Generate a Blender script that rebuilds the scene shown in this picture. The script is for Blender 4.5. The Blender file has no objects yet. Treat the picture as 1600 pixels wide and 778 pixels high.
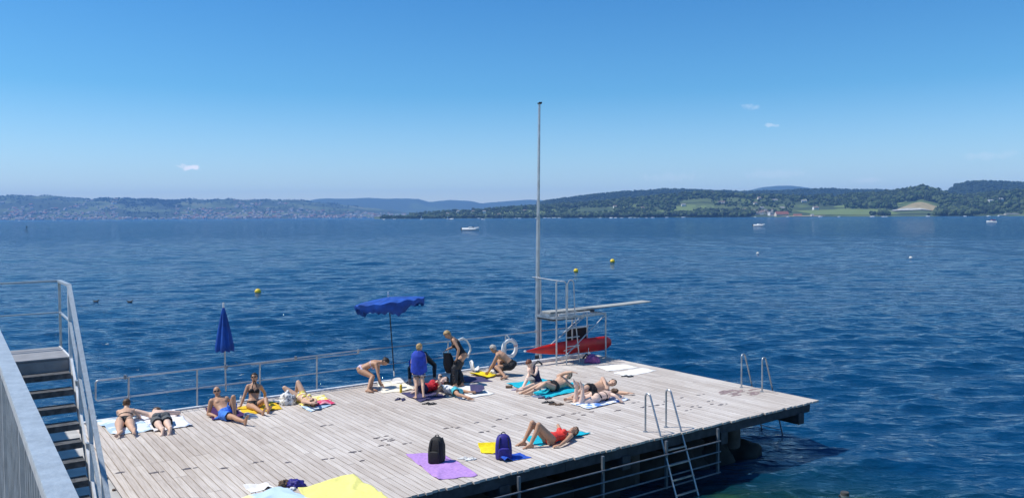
import bpy, bmesh, math, random
import numpy as np
from mathutils import Vector as V, Matrix, noise
random.seed(7)
R_ = math.radians
scene = bpy.context.scene
C = scene.collection

# ---------------------------------------------------------------- camera
FPX, PITCH, ROLL = 1250.0, R_(2.295), -0.0055
CAM = V((0, 0, 5.85))
RC = Matrix.Rotation(math.pi/2 - PITCH, 3, 'X') @ Matrix.Rotation(ROLL, 3, 'Z')
cd = bpy.data.cameras.new('camera'); cam = bpy.data.objects.new('camera', cd); C.objects.link(cam)
cd.sensor_width = 36; cd.lens = FPX/1600*36; cd.clip_start = 0.05; cd.clip_end = 60000
cam.matrix_world = Matrix.Translation(CAM) @ RC.to_4x4()
scene.camera = cam

# ---------------------------------------------------------------- light
SUN_EL = R_(58); SUN_AZ = R_(1)          # the sun stands to the left, a little towards the viewer
SUN = V((-math.cos(SUN_EL)*math.cos(SUN_AZ), -math.cos(SUN_EL)*math.sin(SUN_AZ), math.sin(SUN_EL)))
ld = bpy.data.lights.new('sun', 'SUN'); ld.energy = 4.2; ld.angle = R_(0.53); ld.color = (1.0, 0.95, 0.87)
lo = bpy.data.objects.new('sun', ld); C.objects.link(lo)
lo.rotation_euler = (-SUN).to_track_quat('-Z', 'Y').to_euler()
w = bpy.data.worlds.new('World'); scene.world = w; w.use_nodes = True
nt = w.node_tree; N = nt.nodes; L = nt.links; N.clear()
sky = N.new('ShaderNodeTexSky'); sky.sky_type = 'NISHITA'; sky.sun_disc = False
sky.sun_elevation = SUN_EL
sky.sun_rotation = math.atan2(SUN.x, SUN.y)
sky.altitude = 400; sky.air_density = 1.0; sky.dust_density = 0.7; sky.ozone_density = 3.0
bg = N.new('ShaderNodeBackground'); bg.inputs[1].default_value = 0.143
out = N.new('ShaderNodeOutputWorld')
# small fair-weather clouds low over the horizon, as directions in the sky
tc = N.new('ShaderNodeTexCoord')
def vmath(op, a=None, b=None):
    n = N.new('ShaderNodeVectorMath'); n.operation = op
    for i, q in enumerate((a, b)):
        if q is None: continue
        if isinstance(q, (tuple, list, V)): n.inputs[i].default_value = q
        else: L.new(q, n.inputs[i])
    return n
def smath(op, a, b=None, clamp=False):
    n = N.new('ShaderNodeMath'); n.operation = op; n.use_clamp = clamp
    for i, q in enumerate((a, b)):
        if q is None: continue
        if isinstance(q, (int, float)): n.inputs[i].default_value = q
        else: L.new(q, n.inputs[i])
    return n.outputs[0]
nz = N.new('ShaderNodeTexNoise'); nz.inputs['Scale'].default_value = 120; nz.inputs['Detail'].default_value = 5
L.new(tc.outputs['Generated'], nz.inputs['Vector'])
acc = None
CLOUDS = [(-0.399, .0635, .0115, .0036, 1.3), (.297, .135, .012, .004, .22), (.323, .112, .008, .003, .3),
          (.597, .073, .026, .005, .16), (.33, .052, .04, .006, .16), (.2, .048, .04, .006, .14), (.444, .043, .016, .003, .22)]
for (ax, ez, sx, sz, st) in CLOUDS:
    sub = vmath('SUBTRACT', tc.outputs['Generated'], V((ax, 1, ez)).normalized())
    sc_ = vmath('MULTIPLY', sub.outputs[0], (1/sx, 1/sx, 1/sz))
    ln = vmath('LENGTH', sc_.outputs[0])
    m = smath('SUBTRACT', 1.0, ln.outputs['Value'])
    nn = smath('MULTIPLY', smath('SUBTRACT', nz.outputs[0], .5), 2.6)
    m = smath('MULTIPLY', smath('ADD', m, nn), 1.6, True)
    inside = smath('LESS_THAN', ln.outputs['Value'], 1.6)
    m = smath('MULTIPLY', smath('MULTIPLY', m, inside), st, True)
    acc = m if acc is None else smath('MAXIMUM', acc, m)
mx = N.new('ShaderNodeMix'); mx.data_type = 'RGBA'
# deep summer blue: the sky colour is graded with height above the horizon
sxyz = N.new('ShaderNodeSeparateXYZ'); L.new(tc.outputs['Generated'], sxyz.inputs[0])
tr = N.new('ShaderNodeValToRGB'); L.new(sxyz.outputs['Z'], tr.inputs[0]); e = tr.color_ramp.elements
e[0].position = 0.0; e[0].color = (1.20, 1.18, 1.12, 1); e[1].position = .30; e[1].color = (.20, .58, .85, 1)
q_ = e.new(.05); q_.color = (.84, .95, .98, 1); q_ = e.new(.15); q_.color = (.35, .71, .86, 1)
tint = N.new('ShaderNodeMix'); tint.data_type = 'RGBA'; tint.blend_type = 'MULTIPLY'; tint.inputs['Factor'].default_value = 1
L.new(sky.outputs[0], tint.inputs['A']); L.new(tr.outputs[0], tint.inputs['B'])
L.new(acc, mx.inputs['Factor']); L.new(tint.outputs['Result'], mx.inputs['A']); mx.inputs['B'].default_value = (7.0, 7.0, 7.2, 1)
L.new(mx.outputs['Result'], bg.inputs[0]); L.new(bg.outputs[0], out.inputs[0])
scene.view_settings.view_transform = 'Standard'; scene.view_settings.look = 'None'
scene.view_settings.gamma = 1; scene.view_settings.exposure = 0.22; scene.view_settings.use_curve_mapping = False
scene.cycles.max_bounces = 6; scene.cycles.volume_bounces = 2; scene.cycles.use_denoising = True
scene.cycles.caustics_reflective = False; scene.cycles.caustics_refractive = False

# ---------------------------------------------------------------- frames of the place
DZ = 1.25                                         # deck top above the water
U = V((-0.58430, 0.81153, 0)); W = V((0.81153, 0.58430, 0))   # deck: along the planks (away), along the shore side
O = V((7.685, 19.69, 0))                          # far right tip of the deck
def DK(a, b, z=0): return O + W*a + U*b + V((0, 0, DZ+z))
def G(x, y, h=0.0, base=DZ):
    d = RC @ V(((x-800)/FPX, -(y-389)/FPX, -1)); return CAM + d*((base+h-CAM.z)/d.z)
def AT(x, y, Y):                                  # point seen at x, y standing Y metres away
    d = RC @ V(((x-800)/FPX, -(y-389)/FPX, -1)); return CAM + d*(Y/d.y)

# ---------------------------------------------------------------- materials
def rgb(c): return (c[0], c[1], c[2], 1)
def mat(name, col, rough=.6, metal=0, var=.12, scale=6, bump=0, bscale=30, spec=.5, col2=None, detail=4, space='Object'):
    m = bpy.data.materials.new(name); m.use_nodes = True; t = m.node_tree; b = t.nodes['Principled BSDF']
    b.inputs['Roughness'].default_value = rough; b.inputs['Metallic'].default_value = metal
    b.inputs['Specular IOR Level'].default_value = spec
    tc = t.nodes.new('ShaderNodeTexCoord'); nz = t.nodes.new('ShaderNodeTexNoise')
    nz.inputs['Scale'].default_value = scale; nz.inputs['Detail'].default_value = detail
    t.links.new(tc.outputs[space], nz.inputs['Vector'])
    rp = t.nodes.new('ShaderNodeValToRGB'); e = rp.color_ramp.elements
    e[0].position = .35; e[1].position = .65
    c2 = col2 or tuple(min(1, c*(1+var)) for c in col); c1 = col if col2 else tuple(c*(1-var) for c in col)
    e[0].color = rgb(c1); e[1].color = rgb(c2)
    t.links.new(nz.outputs[0], rp.inputs[0]); t.links.new(rp.outputs[0], b.inputs['Base Color'])
    if bump:
        n2 = t.nodes.new('ShaderNodeTexNoise'); n2.inputs['Scale'].default_value = bscale; n2.inputs['Detail'].default_value = 4
        t.links.new(tc.outputs[space], n2.inputs['Vector'])
        bp = t.nodes.new('ShaderNodeBump'); bp.inputs['Strength'].default_value = bump; bp.inputs['Distance'].default_value = .02
        t.links.new(n2.outputs[0], bp.inputs['Height']); t.links.new(bp.outputs[0], b.inputs['Normal'])
    return m
def stripes(name, c1, c2, freq, rough=.9, axis=0, ratio=.5):
    m = mat(name, c1, rough, var=.1, scale=20); t = m.node_tree; b = t.nodes['Principled BSDF']
    wv = t.nodes.new('ShaderNodeTexWave'); wv.inputs['Scale'].default_value = freq; wv.inputs['Distortion'].default_value = .6
    wv.bands_direction = 'XYZ'[axis]
    tc = [n for n in t.nodes if n.type == 'TEX_COORD'][0]; t.links.new(tc.outputs['Object'], wv.inputs['Vector'])
    rp = t.nodes.new('ShaderNodeValToRGB'); rp.color_ramp.elements[0].position = ratio-.05; rp.color_ramp.elements[1].position = ratio+.05
    rp.color_ramp.elements[0].color = rgb(c1); rp.color_ramp.elements[1].color = rgb(c2)
    t.links.new(wv.outputs[0], rp.inputs[0]); t.links.new(rp.outputs[0], b.inputs['Base Color'])
    return m
def patt(name, c1, c2, scale, thr=.5, rough=.9, soft=.03):
    m = mat(name, c1, rough, col2=c2, scale=scale, detail=2)
    e = [n for n in m.node_tree.nodes if n.type == 'VALTORGB'][0].color_ramp.elements
    e[0].position = thr-soft; e[1].position = thr+soft
    return m
M = {}
M['steel'] = mat('galvanised_steel', (.42, .45, .48), .42, .75, var=.18, scale=9, bump=.1)
M['steel_far'] = mat('galvanised_tube', (.50, .52, .54), .4, .6, var=.12, scale=5)
M['rail_top'] = mat('galvanised_flat_bar', (.40, .455, .50), .5, .35, var=.10, scale=22, bump=.15, bscale=60, detail=6)
M['dark_steel'] = mat('dark_steel', (.05, .055, .065), .6, .3, var=.3)
M['white_paint'] = mat('white_paint', (.74, .75, .76), .5, var=.1, scale=8)
M['concrete'] = mat('concrete', (.46, .45, .43), .9, var=.14, scale=3, bump=.3)
M['dark_concrete'] = mat('pile_concrete', (.06, .06, .058), .7, var=.3, scale=4, bump=.4)  # dark tone carries the shade the piles stand in under the platform
M['rock'] = mat('rock', (.014, .014, .013), .8, var=.4, scale=3, bump=.6, bscale=8)  # near black: shade beneath the platform is put into the colour
M['steel_shade'] = mat('shaded_steel', (.16, .18, .21), .6, .4, var=.2)  # darkened copy of the steel, shade below the platform edge in its colour
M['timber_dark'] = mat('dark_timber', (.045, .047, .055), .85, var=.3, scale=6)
M['black'] = mat('black_fabric', (.012, .012, .014), .75, var=.3, scale=30, bump=.3)
M['neoprene'] = mat('black_neoprene', (.010, .010, .013), .5, var=.3, scale=20)
M['navy'] = mat('navy_cloth', (.035, .035, .10), .9, var=.25, scale=12)
M['blue'] = mat('blue_cloth', (.02, .06, .42), .85, var=.25, scale=8)
M['blue_canvas'] = mat('blue_canvas', (.002, .062, .33), .7, var=.3, scale=4)
M['white_cloth'] = mat('white_cloth', (.78, .77, .75), .9, var=.08, scale=10)
M['red_kayak'] = mat('red_fibreglass', (.62, .018, .014), .35, var=.12, scale=4)
M['buoy'] = mat('yellow_plastic', (.80, .58, .03), .45, var=.1, scale=4)
M['white_plastic'] = mat('white_plastic', (.80, .79, .76), .45, var=.08, scale=5)
M['rubber'] = mat('black_rubber', (.02, .02, .02), .6)
M['glass_dark'] = mat('dark_glass', (.02, .025, .03), .1)
M['eye'] = mat('eye_dark', (.02, .015, .012), .3)
M['lip'] = mat('lip', (.35, .10, .08), .5)
M['brown'] = mat('brown_leather', (.13, .08, .05), .7, var=.25, scale=12)

# ---------------------------------------------------------------- mesh helper
def frame_of(d):
    d = d.normalized(); a = V((0, 0, 1)) if abs(d.z) < .9 else V((1, 0, 0))
    x = d.cross(a).normalized(); return x, x.cross(d).normalized(), d
class MB:
    def __init__(s): s.v = []; s.f = []; s.m = []
    def add(s, vs, fs, mi=0):
        k = len(s.v); s.v += [tuple(q) for q in vs]; s.f += [tuple(i+k for i in f) for f in fs]; s.m += [mi]*len(fs); return s
    def box(s, c, hx, hy, hz, ax=(V((1, 0, 0)), V((0, 1, 0)), V((0, 0, 1))), mi=0):
        c = V(c); vs = [c+ax[0]*(hx*i)+ax[1]*(hy*j)+ax[2]*(hz*k) for k in (-1, 1) for j in (-1, 1) for i in (-1, 1)]
        return s.add(vs, [(0, 2, 3, 1), (4, 5, 7, 6), (0, 1, 5, 4), (2, 6, 7, 3), (0, 4, 6, 2), (1, 3, 7, 5)], mi)
    def dbox(s, a0, a1, b0, b1, z0, z1, mi=0):     # box in deck coordinates
        return s.box(DK((a0+a1)/2, (b0+b1)/2, (z0+z1)/2), abs(a1-a0)/2, abs(b1-b0)/2, abs(z1-z0)/2, (W, U, V((0, 0, 1))), mi)
    def beam(s, p, q, w, h, up=V((0, 0, 1)), mi=0):
        p = V(p); q = V(q); d = (q-p); l = d.length; d.normalize(); x = d.cross(up).normalized(); y = x.cross(d)
        return s.box((p+q)/2, l/2, w/2, h/2, (d, x, y), mi)
    def rings(s, rs, cap=True, mi=0):              # rs: list of lists of points
        n = len(rs[0]); vs = [p for r in rs for p in r]; fs = []
        for i in range(len(rs)-1):
            for j in range(n):
                k = (j+1) % n; fs.append((i*n+j, i*n+k, (i+1)*n+k, (i+1)*n+j))
        if cap: fs.append(tuple(range(n-1, -1, -1))); fs.append(tuple((len(rs)-1)*n+j for j in range(n)))
        return s.add(vs, fs, mi)
    def tube(s, pts, r, n=8, mi=0):
        pts = [V(p) for p in pts]; rs = []; rr = r if isinstance(r, (list, tuple)) else [r]*len(pts)
        x = None
        for i, p in enumerate(pts):
            d = (pts[min(i+1, len(pts)-1)]-pts[max(i-1, 0)]).normalized()
            if x is None: x, y, _ = frame_of(d)
            else:
                x = (x-d*x.dot(d)).normalized()
            y = x.cross(d)
            rs.append([p+x*(rr[i]*math.cos(2*math.pi*j/n))+y*(rr[i]*math.sin(2*math.pi*j/n)) for j in range(n)])
        return s.rings(rs, mi=mi)
    def ell(s, c, r, ax=(V((1, 0, 0)), V((0, 1, 0)), V((0, 0, 1))), n=14, k=9, mi=0):
        c = V(c); vs = [c-ax[2]*r[2]]
        for i in range(1, k):
            a = -math.pi/2+math.pi*i/k
            for j in range(n):
                t = 2*math.pi*j/n
                vs.append(c+ax[0]*(r[0]*math.cos(a)*math.cos(t))+ax[1]*(r[1]*math.cos(a)*math.sin(t))+ax[2]*(r[2]*math.sin(a)))
        vs.append(c+ax[2]*r[2]); fs = []
        for j in range(n): fs.append((0, 1+(j+1) % n, 1+j))
        for i in range(k-2):
            for j in range(n):
                q = (j+1) % n; fs.append((1+i*n+j, 1+i*n+q, 1+(i+1)*n+q, 1+(i+1)*n+j))
        e = len(vs)-1
        for j in range(n): fs.append((e, 1+(k-2)*n+j, 1+(k-2)*n+(j+1) % n))
        return s.add(vs, fs, mi)
    def cap(s, p, q, r0, r1, n=12):                # closed tapered capsule
        p = V(p); q = V(q); d = q-p
        if d.length < 1e-5: return s.ell(p, (r0, r0, r0))
        x, y, d = frame_of(d); rs = []
        st = [(p-d*r0*math.sin(a), r0*math.cos(a)) for a in (1.45, 1.0, .5, 0)] + [(q+d*r1*math.sin(a), r1*math.cos(a)) for a in (0, .5, 1.0, 1.45)]
        for c, r in st: rs.append([c+x*(r*math.cos(2*math.pi*j/n))+y*(r*math.sin(2*math.pi*j/n)) for j in range(n)])
        return s.rings(rs)
    def grid(s, fn, nu, nv, mi=0):
        vs = [fn(i/nu, j/nv) for j in range(nv+1) for i in range(nu+1)]; fs = []
        for j in range(nv):
            for i in range(nu): a = j*(nu+1)+i; fs.append((a, a+1, a+nu+2, a+nu+1))
        return s.add(vs, fs, mi)
    def build(s, name, m, parent=None, smooth=35, origin=None):
        me = bpy.data.meshes.new(name)
        vs = np.array(s.v, dtype=float)
        if parent is not None: org = wloc(parent)
        elif origin is not None: org = V(origin)
        else:
            mn = vs.min(0); mxx = vs.max(0); org = V(((mn[0]+mxx[0])/2, (mn[1]+mxx[1])/2, mn[2]))
        vs = vs-np.array(org)
        me.from_pydata(vs.tolist(), [], s.f)
        ms = m if isinstance(m, (list, tuple)) else [m]
        for q in ms: me.materials.append(M[q] if isinstance(q, str) else q)
        if len(ms) > 1: me.polygons.foreach_set('material_index', s.m)
        if smooth:
            me.polygons.foreach_set('use_smooth', [True]*len(me.polygons)); me.set_sharp_from_angle(angle=R_(smooth))
        me.update()
        o = bpy.data.objects.new(name, me); C.objects.link(o)
        if parent is not None:
            o.parent = parent
        else: o.location = org
        return o
def wloc(o):
    p = V((0, 0, 0))
    while o is not None: p = p+o.location; o = o.parent
    return p
def tag(o, label=None, cat=None, group=None, kind=None):
    if label: o['label'] = label
    if cat: o['category'] = cat
    if group: o['group'] = group
    if kind: o['kind'] = kind
    return o
def thing(name, loc, label, cat, group=None):
    o = bpy.data.objects.new(name, None); C.objects.link(o); o.location = loc; o.empty_display_size = .2
    return tag(o, label, cat, group)
def copy_tree(o, parent=None):
    c = o.copy(); C.objects.link(c)
    if parent is not None: c.parent = parent
    for ch in list(o.children): copy_tree(ch, c)
    return c
def arc(c, r, a0, a1, e1, e2, n=6): return [V(c)+e1*(r*math.cos(a0+(a1-a0)*i/n))+e2*(r*math.sin(a0+(a1-a0)*i/n)) for i in range(n+1)]
Z = V((0, 0, 1)); X = V((1, 0, 0)); Y = V((0, 1, 0))

# ================================================================ THE LAKE
def lake():
    ang = np.linspace(R_(-62), R_(62), 1150)
    rad = [7.0]
    while rad[-1] < 420: rad.append(rad[-1]*1.0037)
    while rad[-1] < 14000: rad.append(rad[-1]*1.06)
    rad = np.array(rad)
    A, Rr = np.meshgrid(ang, rad)
    x = np.sin(A)*Rr; y = np.cos(A)*Rr - 6.0
    cell = Rr*0.0037
    rs = np.random.RandomState(5); z = np.zeros_like(x); dx = np.zeros_like(x); dy = np.zeros_like(x)
    for k in range(110):
        lam = 0.34*(4.5/0.34)**(rs.rand()**1.75)
        th = R_(-86 if k % 3 else -62) + rs.randn()*R_(20)
        kx, ky = math.cos(th)*2*math.pi/lam, math.sin(th)*2*math.pi/lam
        amp = 0.0070*lam**0.85*(1 if lam < 1.6 else .65)
        fade = np.clip((lam/cell-3.0)/3.0, 0, 1)
        ph = kx*x+ky*y+rs.rand()*6.28
        z += amp*fade*np.sin(ph)
        q = .8*amp*fade*np.cos(ph); dx += q*math.cos(th); dy += q*math.sin(th)
    gust = 0.75+0.25*np.sin(x*.05+y*.11)*np.sin(x*.031-y*.07+1)
    z *= gust; x = x+dx*gust; y = y+dy*gust
    nr, nc = x.shape
    vs = np.stack([x.ravel(), y.ravel(), z.ravel()], 1)
    i = np.arange(nr-1)[:, None]*nc+np.arange(nc-1)[None, :]
    fs = np.stack([i, i+1, i+nc+1, i+nc], -1).reshape(-1, 4)
    me = bpy.data.meshes.new('lake_water')
    me.vertices.add(len(vs)); me.vertices.foreach_set('co', vs.ravel())
    me.loops.add(fs.size); me.loops.foreach_set('vertex_index', fs.ravel())
    me.polygons.add(len(fs)); me.polygons.foreach_set('loop_start', np.arange(0, fs.size, 4))
    me.polygons.foreach_set('use_smooth', np.ones(len(fs), bool)); me.update(calc_edges=True); me.validate()
    m = bpy.data.materials.new('lake_water'); m.use_nodes = True; t = m.node_tree; b = t.nodes['Principled BSDF']
    b.inputs['IOR'].default_value = 1.33; b.inputs['Roughness'].default_value = .06; b.inputs['Specular Tint'].default_value = (.74, .90, 1, 1)
    tc = t.nodes.new('ShaderNodeTexCoord'); geo = t.nodes.new('ShaderNodeNewGeometry')
    def NZ(sc, stretch, det=3):
        mp = t.nodes.new('ShaderNodeMapping'); mp.inputs['Scale'].default_value = stretch
        t.links.new(geo.outputs['Position'], mp.inputs['Vector'])
        n = t.nodes.new('ShaderNodeTexNoise'); n.inputs['Scale'].default_value = sc; n.inputs['Detail'].default_value = det
        t.links.new(mp.outputs[0], n.inputs['Vector']); return n
    n1 = NZ(1.0, (1.7, 3.4, 1), 5); n2 = NZ(1.0, (.22, .60, 1), 3)
    b1 = t.nodes.new('ShaderNodeBump'); b1.inputs['Distance'].default_value = .17; b1.inputs['Strength'].default_value = 1.0
    b2 = t.nodes.new('ShaderNodeBump'); b2.inputs['Distance'].default_value = .45; b2.inputs['Strength'].default_value = 1.0
    t.links.new(n1.outputs[0], b1.inputs['Height']); t.links.new(n2.outputs[0], b2.inputs['Height'])
    dl = t.nodes.new('ShaderNodeVectorMath'); dl.operation = 'LENGTH'; t.links.new(geo.outputs['Position'], dl.inputs[0])
    mo2 = t.nodes.new('ShaderNodeMapRange'); mo2.inputs['From Min'].default_value = 50; mo2.inputs['From Max'].default_value = 380; mo2.inputs['To Min'].default_value = .22; mo2.inputs['To Max'].default_value = .8
    t.links.new(dl.outputs['Value'], mo2.inputs['Value']); t.links.new(mo2.outputs[0], b2.inputs['Distance'])
    t.links.new(b1.outputs[0], b2.inputs['Normal'])
    # ripples too small and far away for bump: tilt the facets directly
    n4 = NZ(1.0, (.8, 1.9, 1), 3)
    s4 = t.nodes.new('ShaderNodeVectorMath'); s4.operation = 'SUBTRACT'; s4.inputs[1].default_value = (.5, .5, .5); t.links.new(n4.outputs['Color'], s4.inputs[0])
    sx4 = t.nodes.new('ShaderNodeSeparateXYZ'); t.links.new(s4.outputs[0], sx4.inputs[0])
    ab4 = t.nodes.new('ShaderNodeMath'); ab4.operation = 'ABSOLUTE'; t.links.new(sx4.outputs['Y'], ab4.inputs[0])
    ng4 = t.nodes.new('ShaderNodeMath'); ng4.operation = 'MULTIPLY_ADD'; ng4.inputs[1].default_value = -1.3; ng4.inputs[2].default_value = -.04; t.links.new(ab4.outputs[0], ng4.inputs[0])
    hx4 = t.nodes.new('ShaderNodeMath'); hx4.operation = 'MULTIPLY'; hx4.inputs[1].default_value = .55; t.links.new(sx4.outputs['X'], hx4.inputs[0])
    m4 = t.nodes.new('ShaderNodeCombineXYZ'); t.links.new(hx4.outputs[0], m4.inputs['X']); t.links.new(ng4.outputs[0], m4.inputs['Y'])
    f4 = t.nodes.new('ShaderNodeMapRange'); f4.inputs['From Min'].default_value = 30; f4.inputs['From Max'].default_value = 260; f4.inputs['To Min'].default_value = .05; f4.inputs['To Max'].default_value = 1.15
    t.links.new(dl.outputs['Value'], f4.inputs['Value'])
    k4 = t.nodes.new('ShaderNodeVectorMath'); k4.operation = 'SCALE'; t.links.new(m4.outputs[0], k4.inputs[0]); t.links.new(f4.outputs[0], k4.inputs['Scale'])
    a4 = t.nodes.new('ShaderNodeVectorMath'); a4.operation = 'ADD'; t.links.new(b2.outputs[0], a4.inputs[0]); t.links.new(k4.outputs[0], a4.inputs[1])
    z4 = t.nodes.new('ShaderNodeVectorMath'); z4.operation = 'NORMALIZE'; t.links.new(a4.outputs[0], z4.inputs[0]); t.links.new(z4.outputs[0], b.inputs['Normal'])
    # deep water blue, turning weedy green over the shallows by the shore
    sp = t.nodes.new('ShaderNodeVectorMath'); sp.operation = 'DISTANCE'; sp.inputs[1].default_value = (5.5, 13.3, 0)
    t.links.new(geo.outputs['Position'], sp.inputs[0])
    n3 = NZ(.5, (1, 1, 1), 3)
    ad = t.nodes.new('ShaderNodeMath'); ad.operation = 'MULTIPLY_ADD'; ad.inputs[1].default_value = -3; t.links.new(n3.outputs[0], ad.inputs[0]); t.links.new(sp.outputs['Value'], ad.inputs[2])
    rp = t.nodes.new('ShaderNodeValToRGB'); e = rp.color_ramp.elements
    mr = t.nodes.new('ShaderNodeMapRange'); mr.inputs['From Min'].default_value = 0; mr.inputs['From Max'].default_value = 10
    t.links.new(ad.outputs[0], mr.inputs['Value']); t.links.new(mr.outputs[0], rp.inputs[0])
    e[0].position = .08; e[0].color = (.03, .085, .02, 1); e[1].position = .48; e[1].color = (.001, .038, .105, 1)
    q = e.new(.2); q.color = (.003, .030, .042, 1)
    t.links.new(rp.outputs[0], b.inputs['Base Color'])
    me.materials.append(m)
    o = bpy.data.objects.new('lake_water', me); C.objects.link(o); o['kind'] = 'structure'
lake()

# ================================================================ FAR SHORES
def HZ(x): return 338.9-.0055*(x-800)
def interp(tab, x):
    xs = [p[0] for p in tab]; ys = [p[1] for p in tab]; return float(np.interp(x, xs, ys))
def fbm(x, y, s, o=4): return noise.fractal(V((x*s, y*s, 3.1)), 1.0, 2.0, o)
class Hill:
    def __init__(s, x0, x1, sky, r0, dr, rough, shape=1.0, back=900):
        s.x0, s.x1, s.sky, s.r0, s.dr, s.rough, s.shape, s.back = x0, x1, sky, r0, dr, rough, shape, back
    def dist(s, x, t): return interp(s.r0, x)+t*s.dr
    def pt(s, x, t):
        r = s.dist(x, t); X_ = (x-800)/FPX*r
        top = CAM.z+(HZ(x)-interp(s.sky, x))*(interp(s.r0, x)+s.dr)/FPX
        if t <= 1: k = (.5-.5*math.cos(math.pi*min(1, max(0, t)**s.shape)))
        else: k = 1-((t-1)*s.dr/s.back)**2
        z = top*k + fbm(X_, r, .004)*s.rough*min(1, max(0, t)*4)*(1 if t < 1 else .2)
        if t <= 0: z = -1.5
        elif t < 1: z = max(z, .4)
        return V((X_, r, z))
    def mesh(s, name, m, nx=260, nt=46, label=None):
        mb = MB(); tm = 1+s.back/s.dr*.8
        mb.grid(lambda i, j: s.pt(s.x0+(s.x1-s.x0)*i, -.01 if j == 0 else tm*j), nx, nt)
        o = mb.build(name, m, smooth=60, origin=(0, 0, 0)); o['kind'] = 'structure'; return o
def landmat(name, field, wood, scale, thr, third=None):
    m = mat(name, wood, .95, col2=field, scale=scale, detail=6, space='Object')
    e = [n for n in m.node_tree.nodes if n.type == 'VALTORGB'][0].color_ramp.elements
    e[0].position = thr-.03; e[1].position = thr+.05
    if third: q = e.new(min(.95, thr+.16)); q.color = rgb(third)
    return m
LM_left = landmat('distant_hillside', (.085, .12, .05), (.03, .05, .025), .0022, .52, (.16, .16, .08))
LM_far = landmat('distant_ridge', (.07, .10, .04), (.04, .06, .035), .0012, .6)
LM_right = landmat('meadow_and_woods', (.085, .125, .035), (.04, .065, .022), .006, .50, (.12, .15, .05))
LM_wood = mat('forest_canopy', (.022, .04, .02), .95, var=.45, scale=.05, bump=1, detail=8)

S_left = Hill(-1000, 700, [(-260, 306), (0, 308), (15, 307), (62, 308.7), (100, 310), (140, 311.5), (200, 312), (215, 314), (300, 314.5), (350, 313), (400, 314.5), (450, 314.5), (480, 316), (500, 318), (560, 323), (600, 329), (640, 334), (700, 338)],
              [(-260, 6300), (400, 6600), (560, 7000), (700, 7600)], 2300, 24, .8)
S_farl = Hill(400, 900, [(400, 322), (440, 317), (480, 314), (500, 311), (560, 310.3), (575, 309.5), (600, 310.5), (655, 311), (672, 316), (690, 314), (705, 312.7), (740, 315), (752, 318), (780, 315.5), (830, 312), (900, 316)],
              [(400, 10000), (900, 10000)], 2600, 10, 1)
S_right = Hill(585, 2300, [(585, 339.5), (620, 337.5), (660, 335), (700, 332), (760, 329.5), (820, 326), (900, 321.5), (960, 317), (1050, 308), (1100, 304), (1150, 307), (1250, 312), (1300, 309), (1400, 306), (1440, 299), (1470, 307), (1500, 311), (1600, 303), (1760, 298)],
               [(585, 3500), (700, 3350), (850, 3100), (1200, 2800), (1600, 2450), (1760, 2400)], 800, 7, .9, 700)
S_back = Hill(820, 1560, [(820, 322), (880, 312), (900, 309.5), (950, 304.5), (1000, 300), (1050, 298), (1100, 300), (1180, 302), (1250, 298.5), (1300, 298), (1380, 299.5), (1450, 302), (1560, 306)],
              [(820, 4500), (1560, 4500)], 1000, 8, .8)
S_blue = Hill(1120, 1400, [(1120, 310), (1160, 300), (1190, 293.5), (1215, 290.5), (1240, 291), (1260, 293.5), (1300, 298), (1400, 306)], [(1120, 9500), (1400, 9500)], 1700, 6, .8)
S_rr = Hill(1440, 2300, [(1440, 312), (1480, 303), (1492, 294), (1510, 288.5), (1530, 287), (1560, 287.5), (1600, 289), (1700, 288), (1800, 290)], [(1440, 3900), (1800, 3900)], 900, 6, .8)
S_left.mesh('left_shore_hills', LM_left, 420); S_farl.mesh('far_ridge', LM_far, 120, 24); S_right.mesh('right_shore_hills', LM_right, 560, 60)
S_back.mesh('wooded_ridge', LM_wood, 160, 24); S_blue.mesh('far_blue_hill', LM_far, 60, 16); S_rr.mesh('right_wooded_hill', LM_wood, 80, 20)

def patch(hill, name, m, x0, x1, t0, t1, wob=.04, lift=1.2, lens=False):
    mb = MB()
    def fn(i, j):
        x = x0+(x1-x0)*i; t = t0+(t1-t0)*j*(math.sin(math.pi*i)**.6 if lens else 1); t += wob*(t1-t0)*math.sin(i*9+x0); x += (x1-x0)*.08*math.sin(j*5+x1)
        p = hill.pt(x, t); p.z += lift; return p
    mb.grid(fn, 40, 12); o = mb.build(name, m, smooth=60); o['kind'] = 'structure'; return o
F_green = stripes('meadow_green', (.15, .20, .055), (.12, .17, .045), .06)
F_vine = stripes('vineyard_rows', (.055, .09, .028), (.10, .13, .045), .12)
F_dry = mat('dry_field', (.30, .24, .12), .95, var=.2, scale=.05)
F_net = mat('netted_vineyard', (.38, .38, .35), .95, var=.25, scale=.08)
F_sand = mat('gravel_beach', (.38, .30, .19), .95, var=.2, scale=.1)
patch(S_right, 'field', F_green, 1255, 1395, .12, .34)
patch(S_right, 'field', F_vine, 1060, 1150, .52, .8)
patch(S_right, 'field', F_vine, 1070, 1240, .38, .50)
patch(S_right, 'field', F_green, 1310, 1410, .40, .50)
patch(S_right, 'field', F_dry, 1400, 1472, .28, .46, lens=True)
patch(S_right, 'field', F_net, 1394, 1450, .27, .34, lens=True, lift=2.4)
patch(S_right, 'field', F_vine, 1390, 1475, .17, .24)
patch(S_right, 'field', F_sand, 1225, 1285, .055, .09)
patch(S_right, 'field', F_green, 1040, 1110, .30, .46)
patch(S_right, 'field', F_green, 700, 860, .42, .55)

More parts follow.
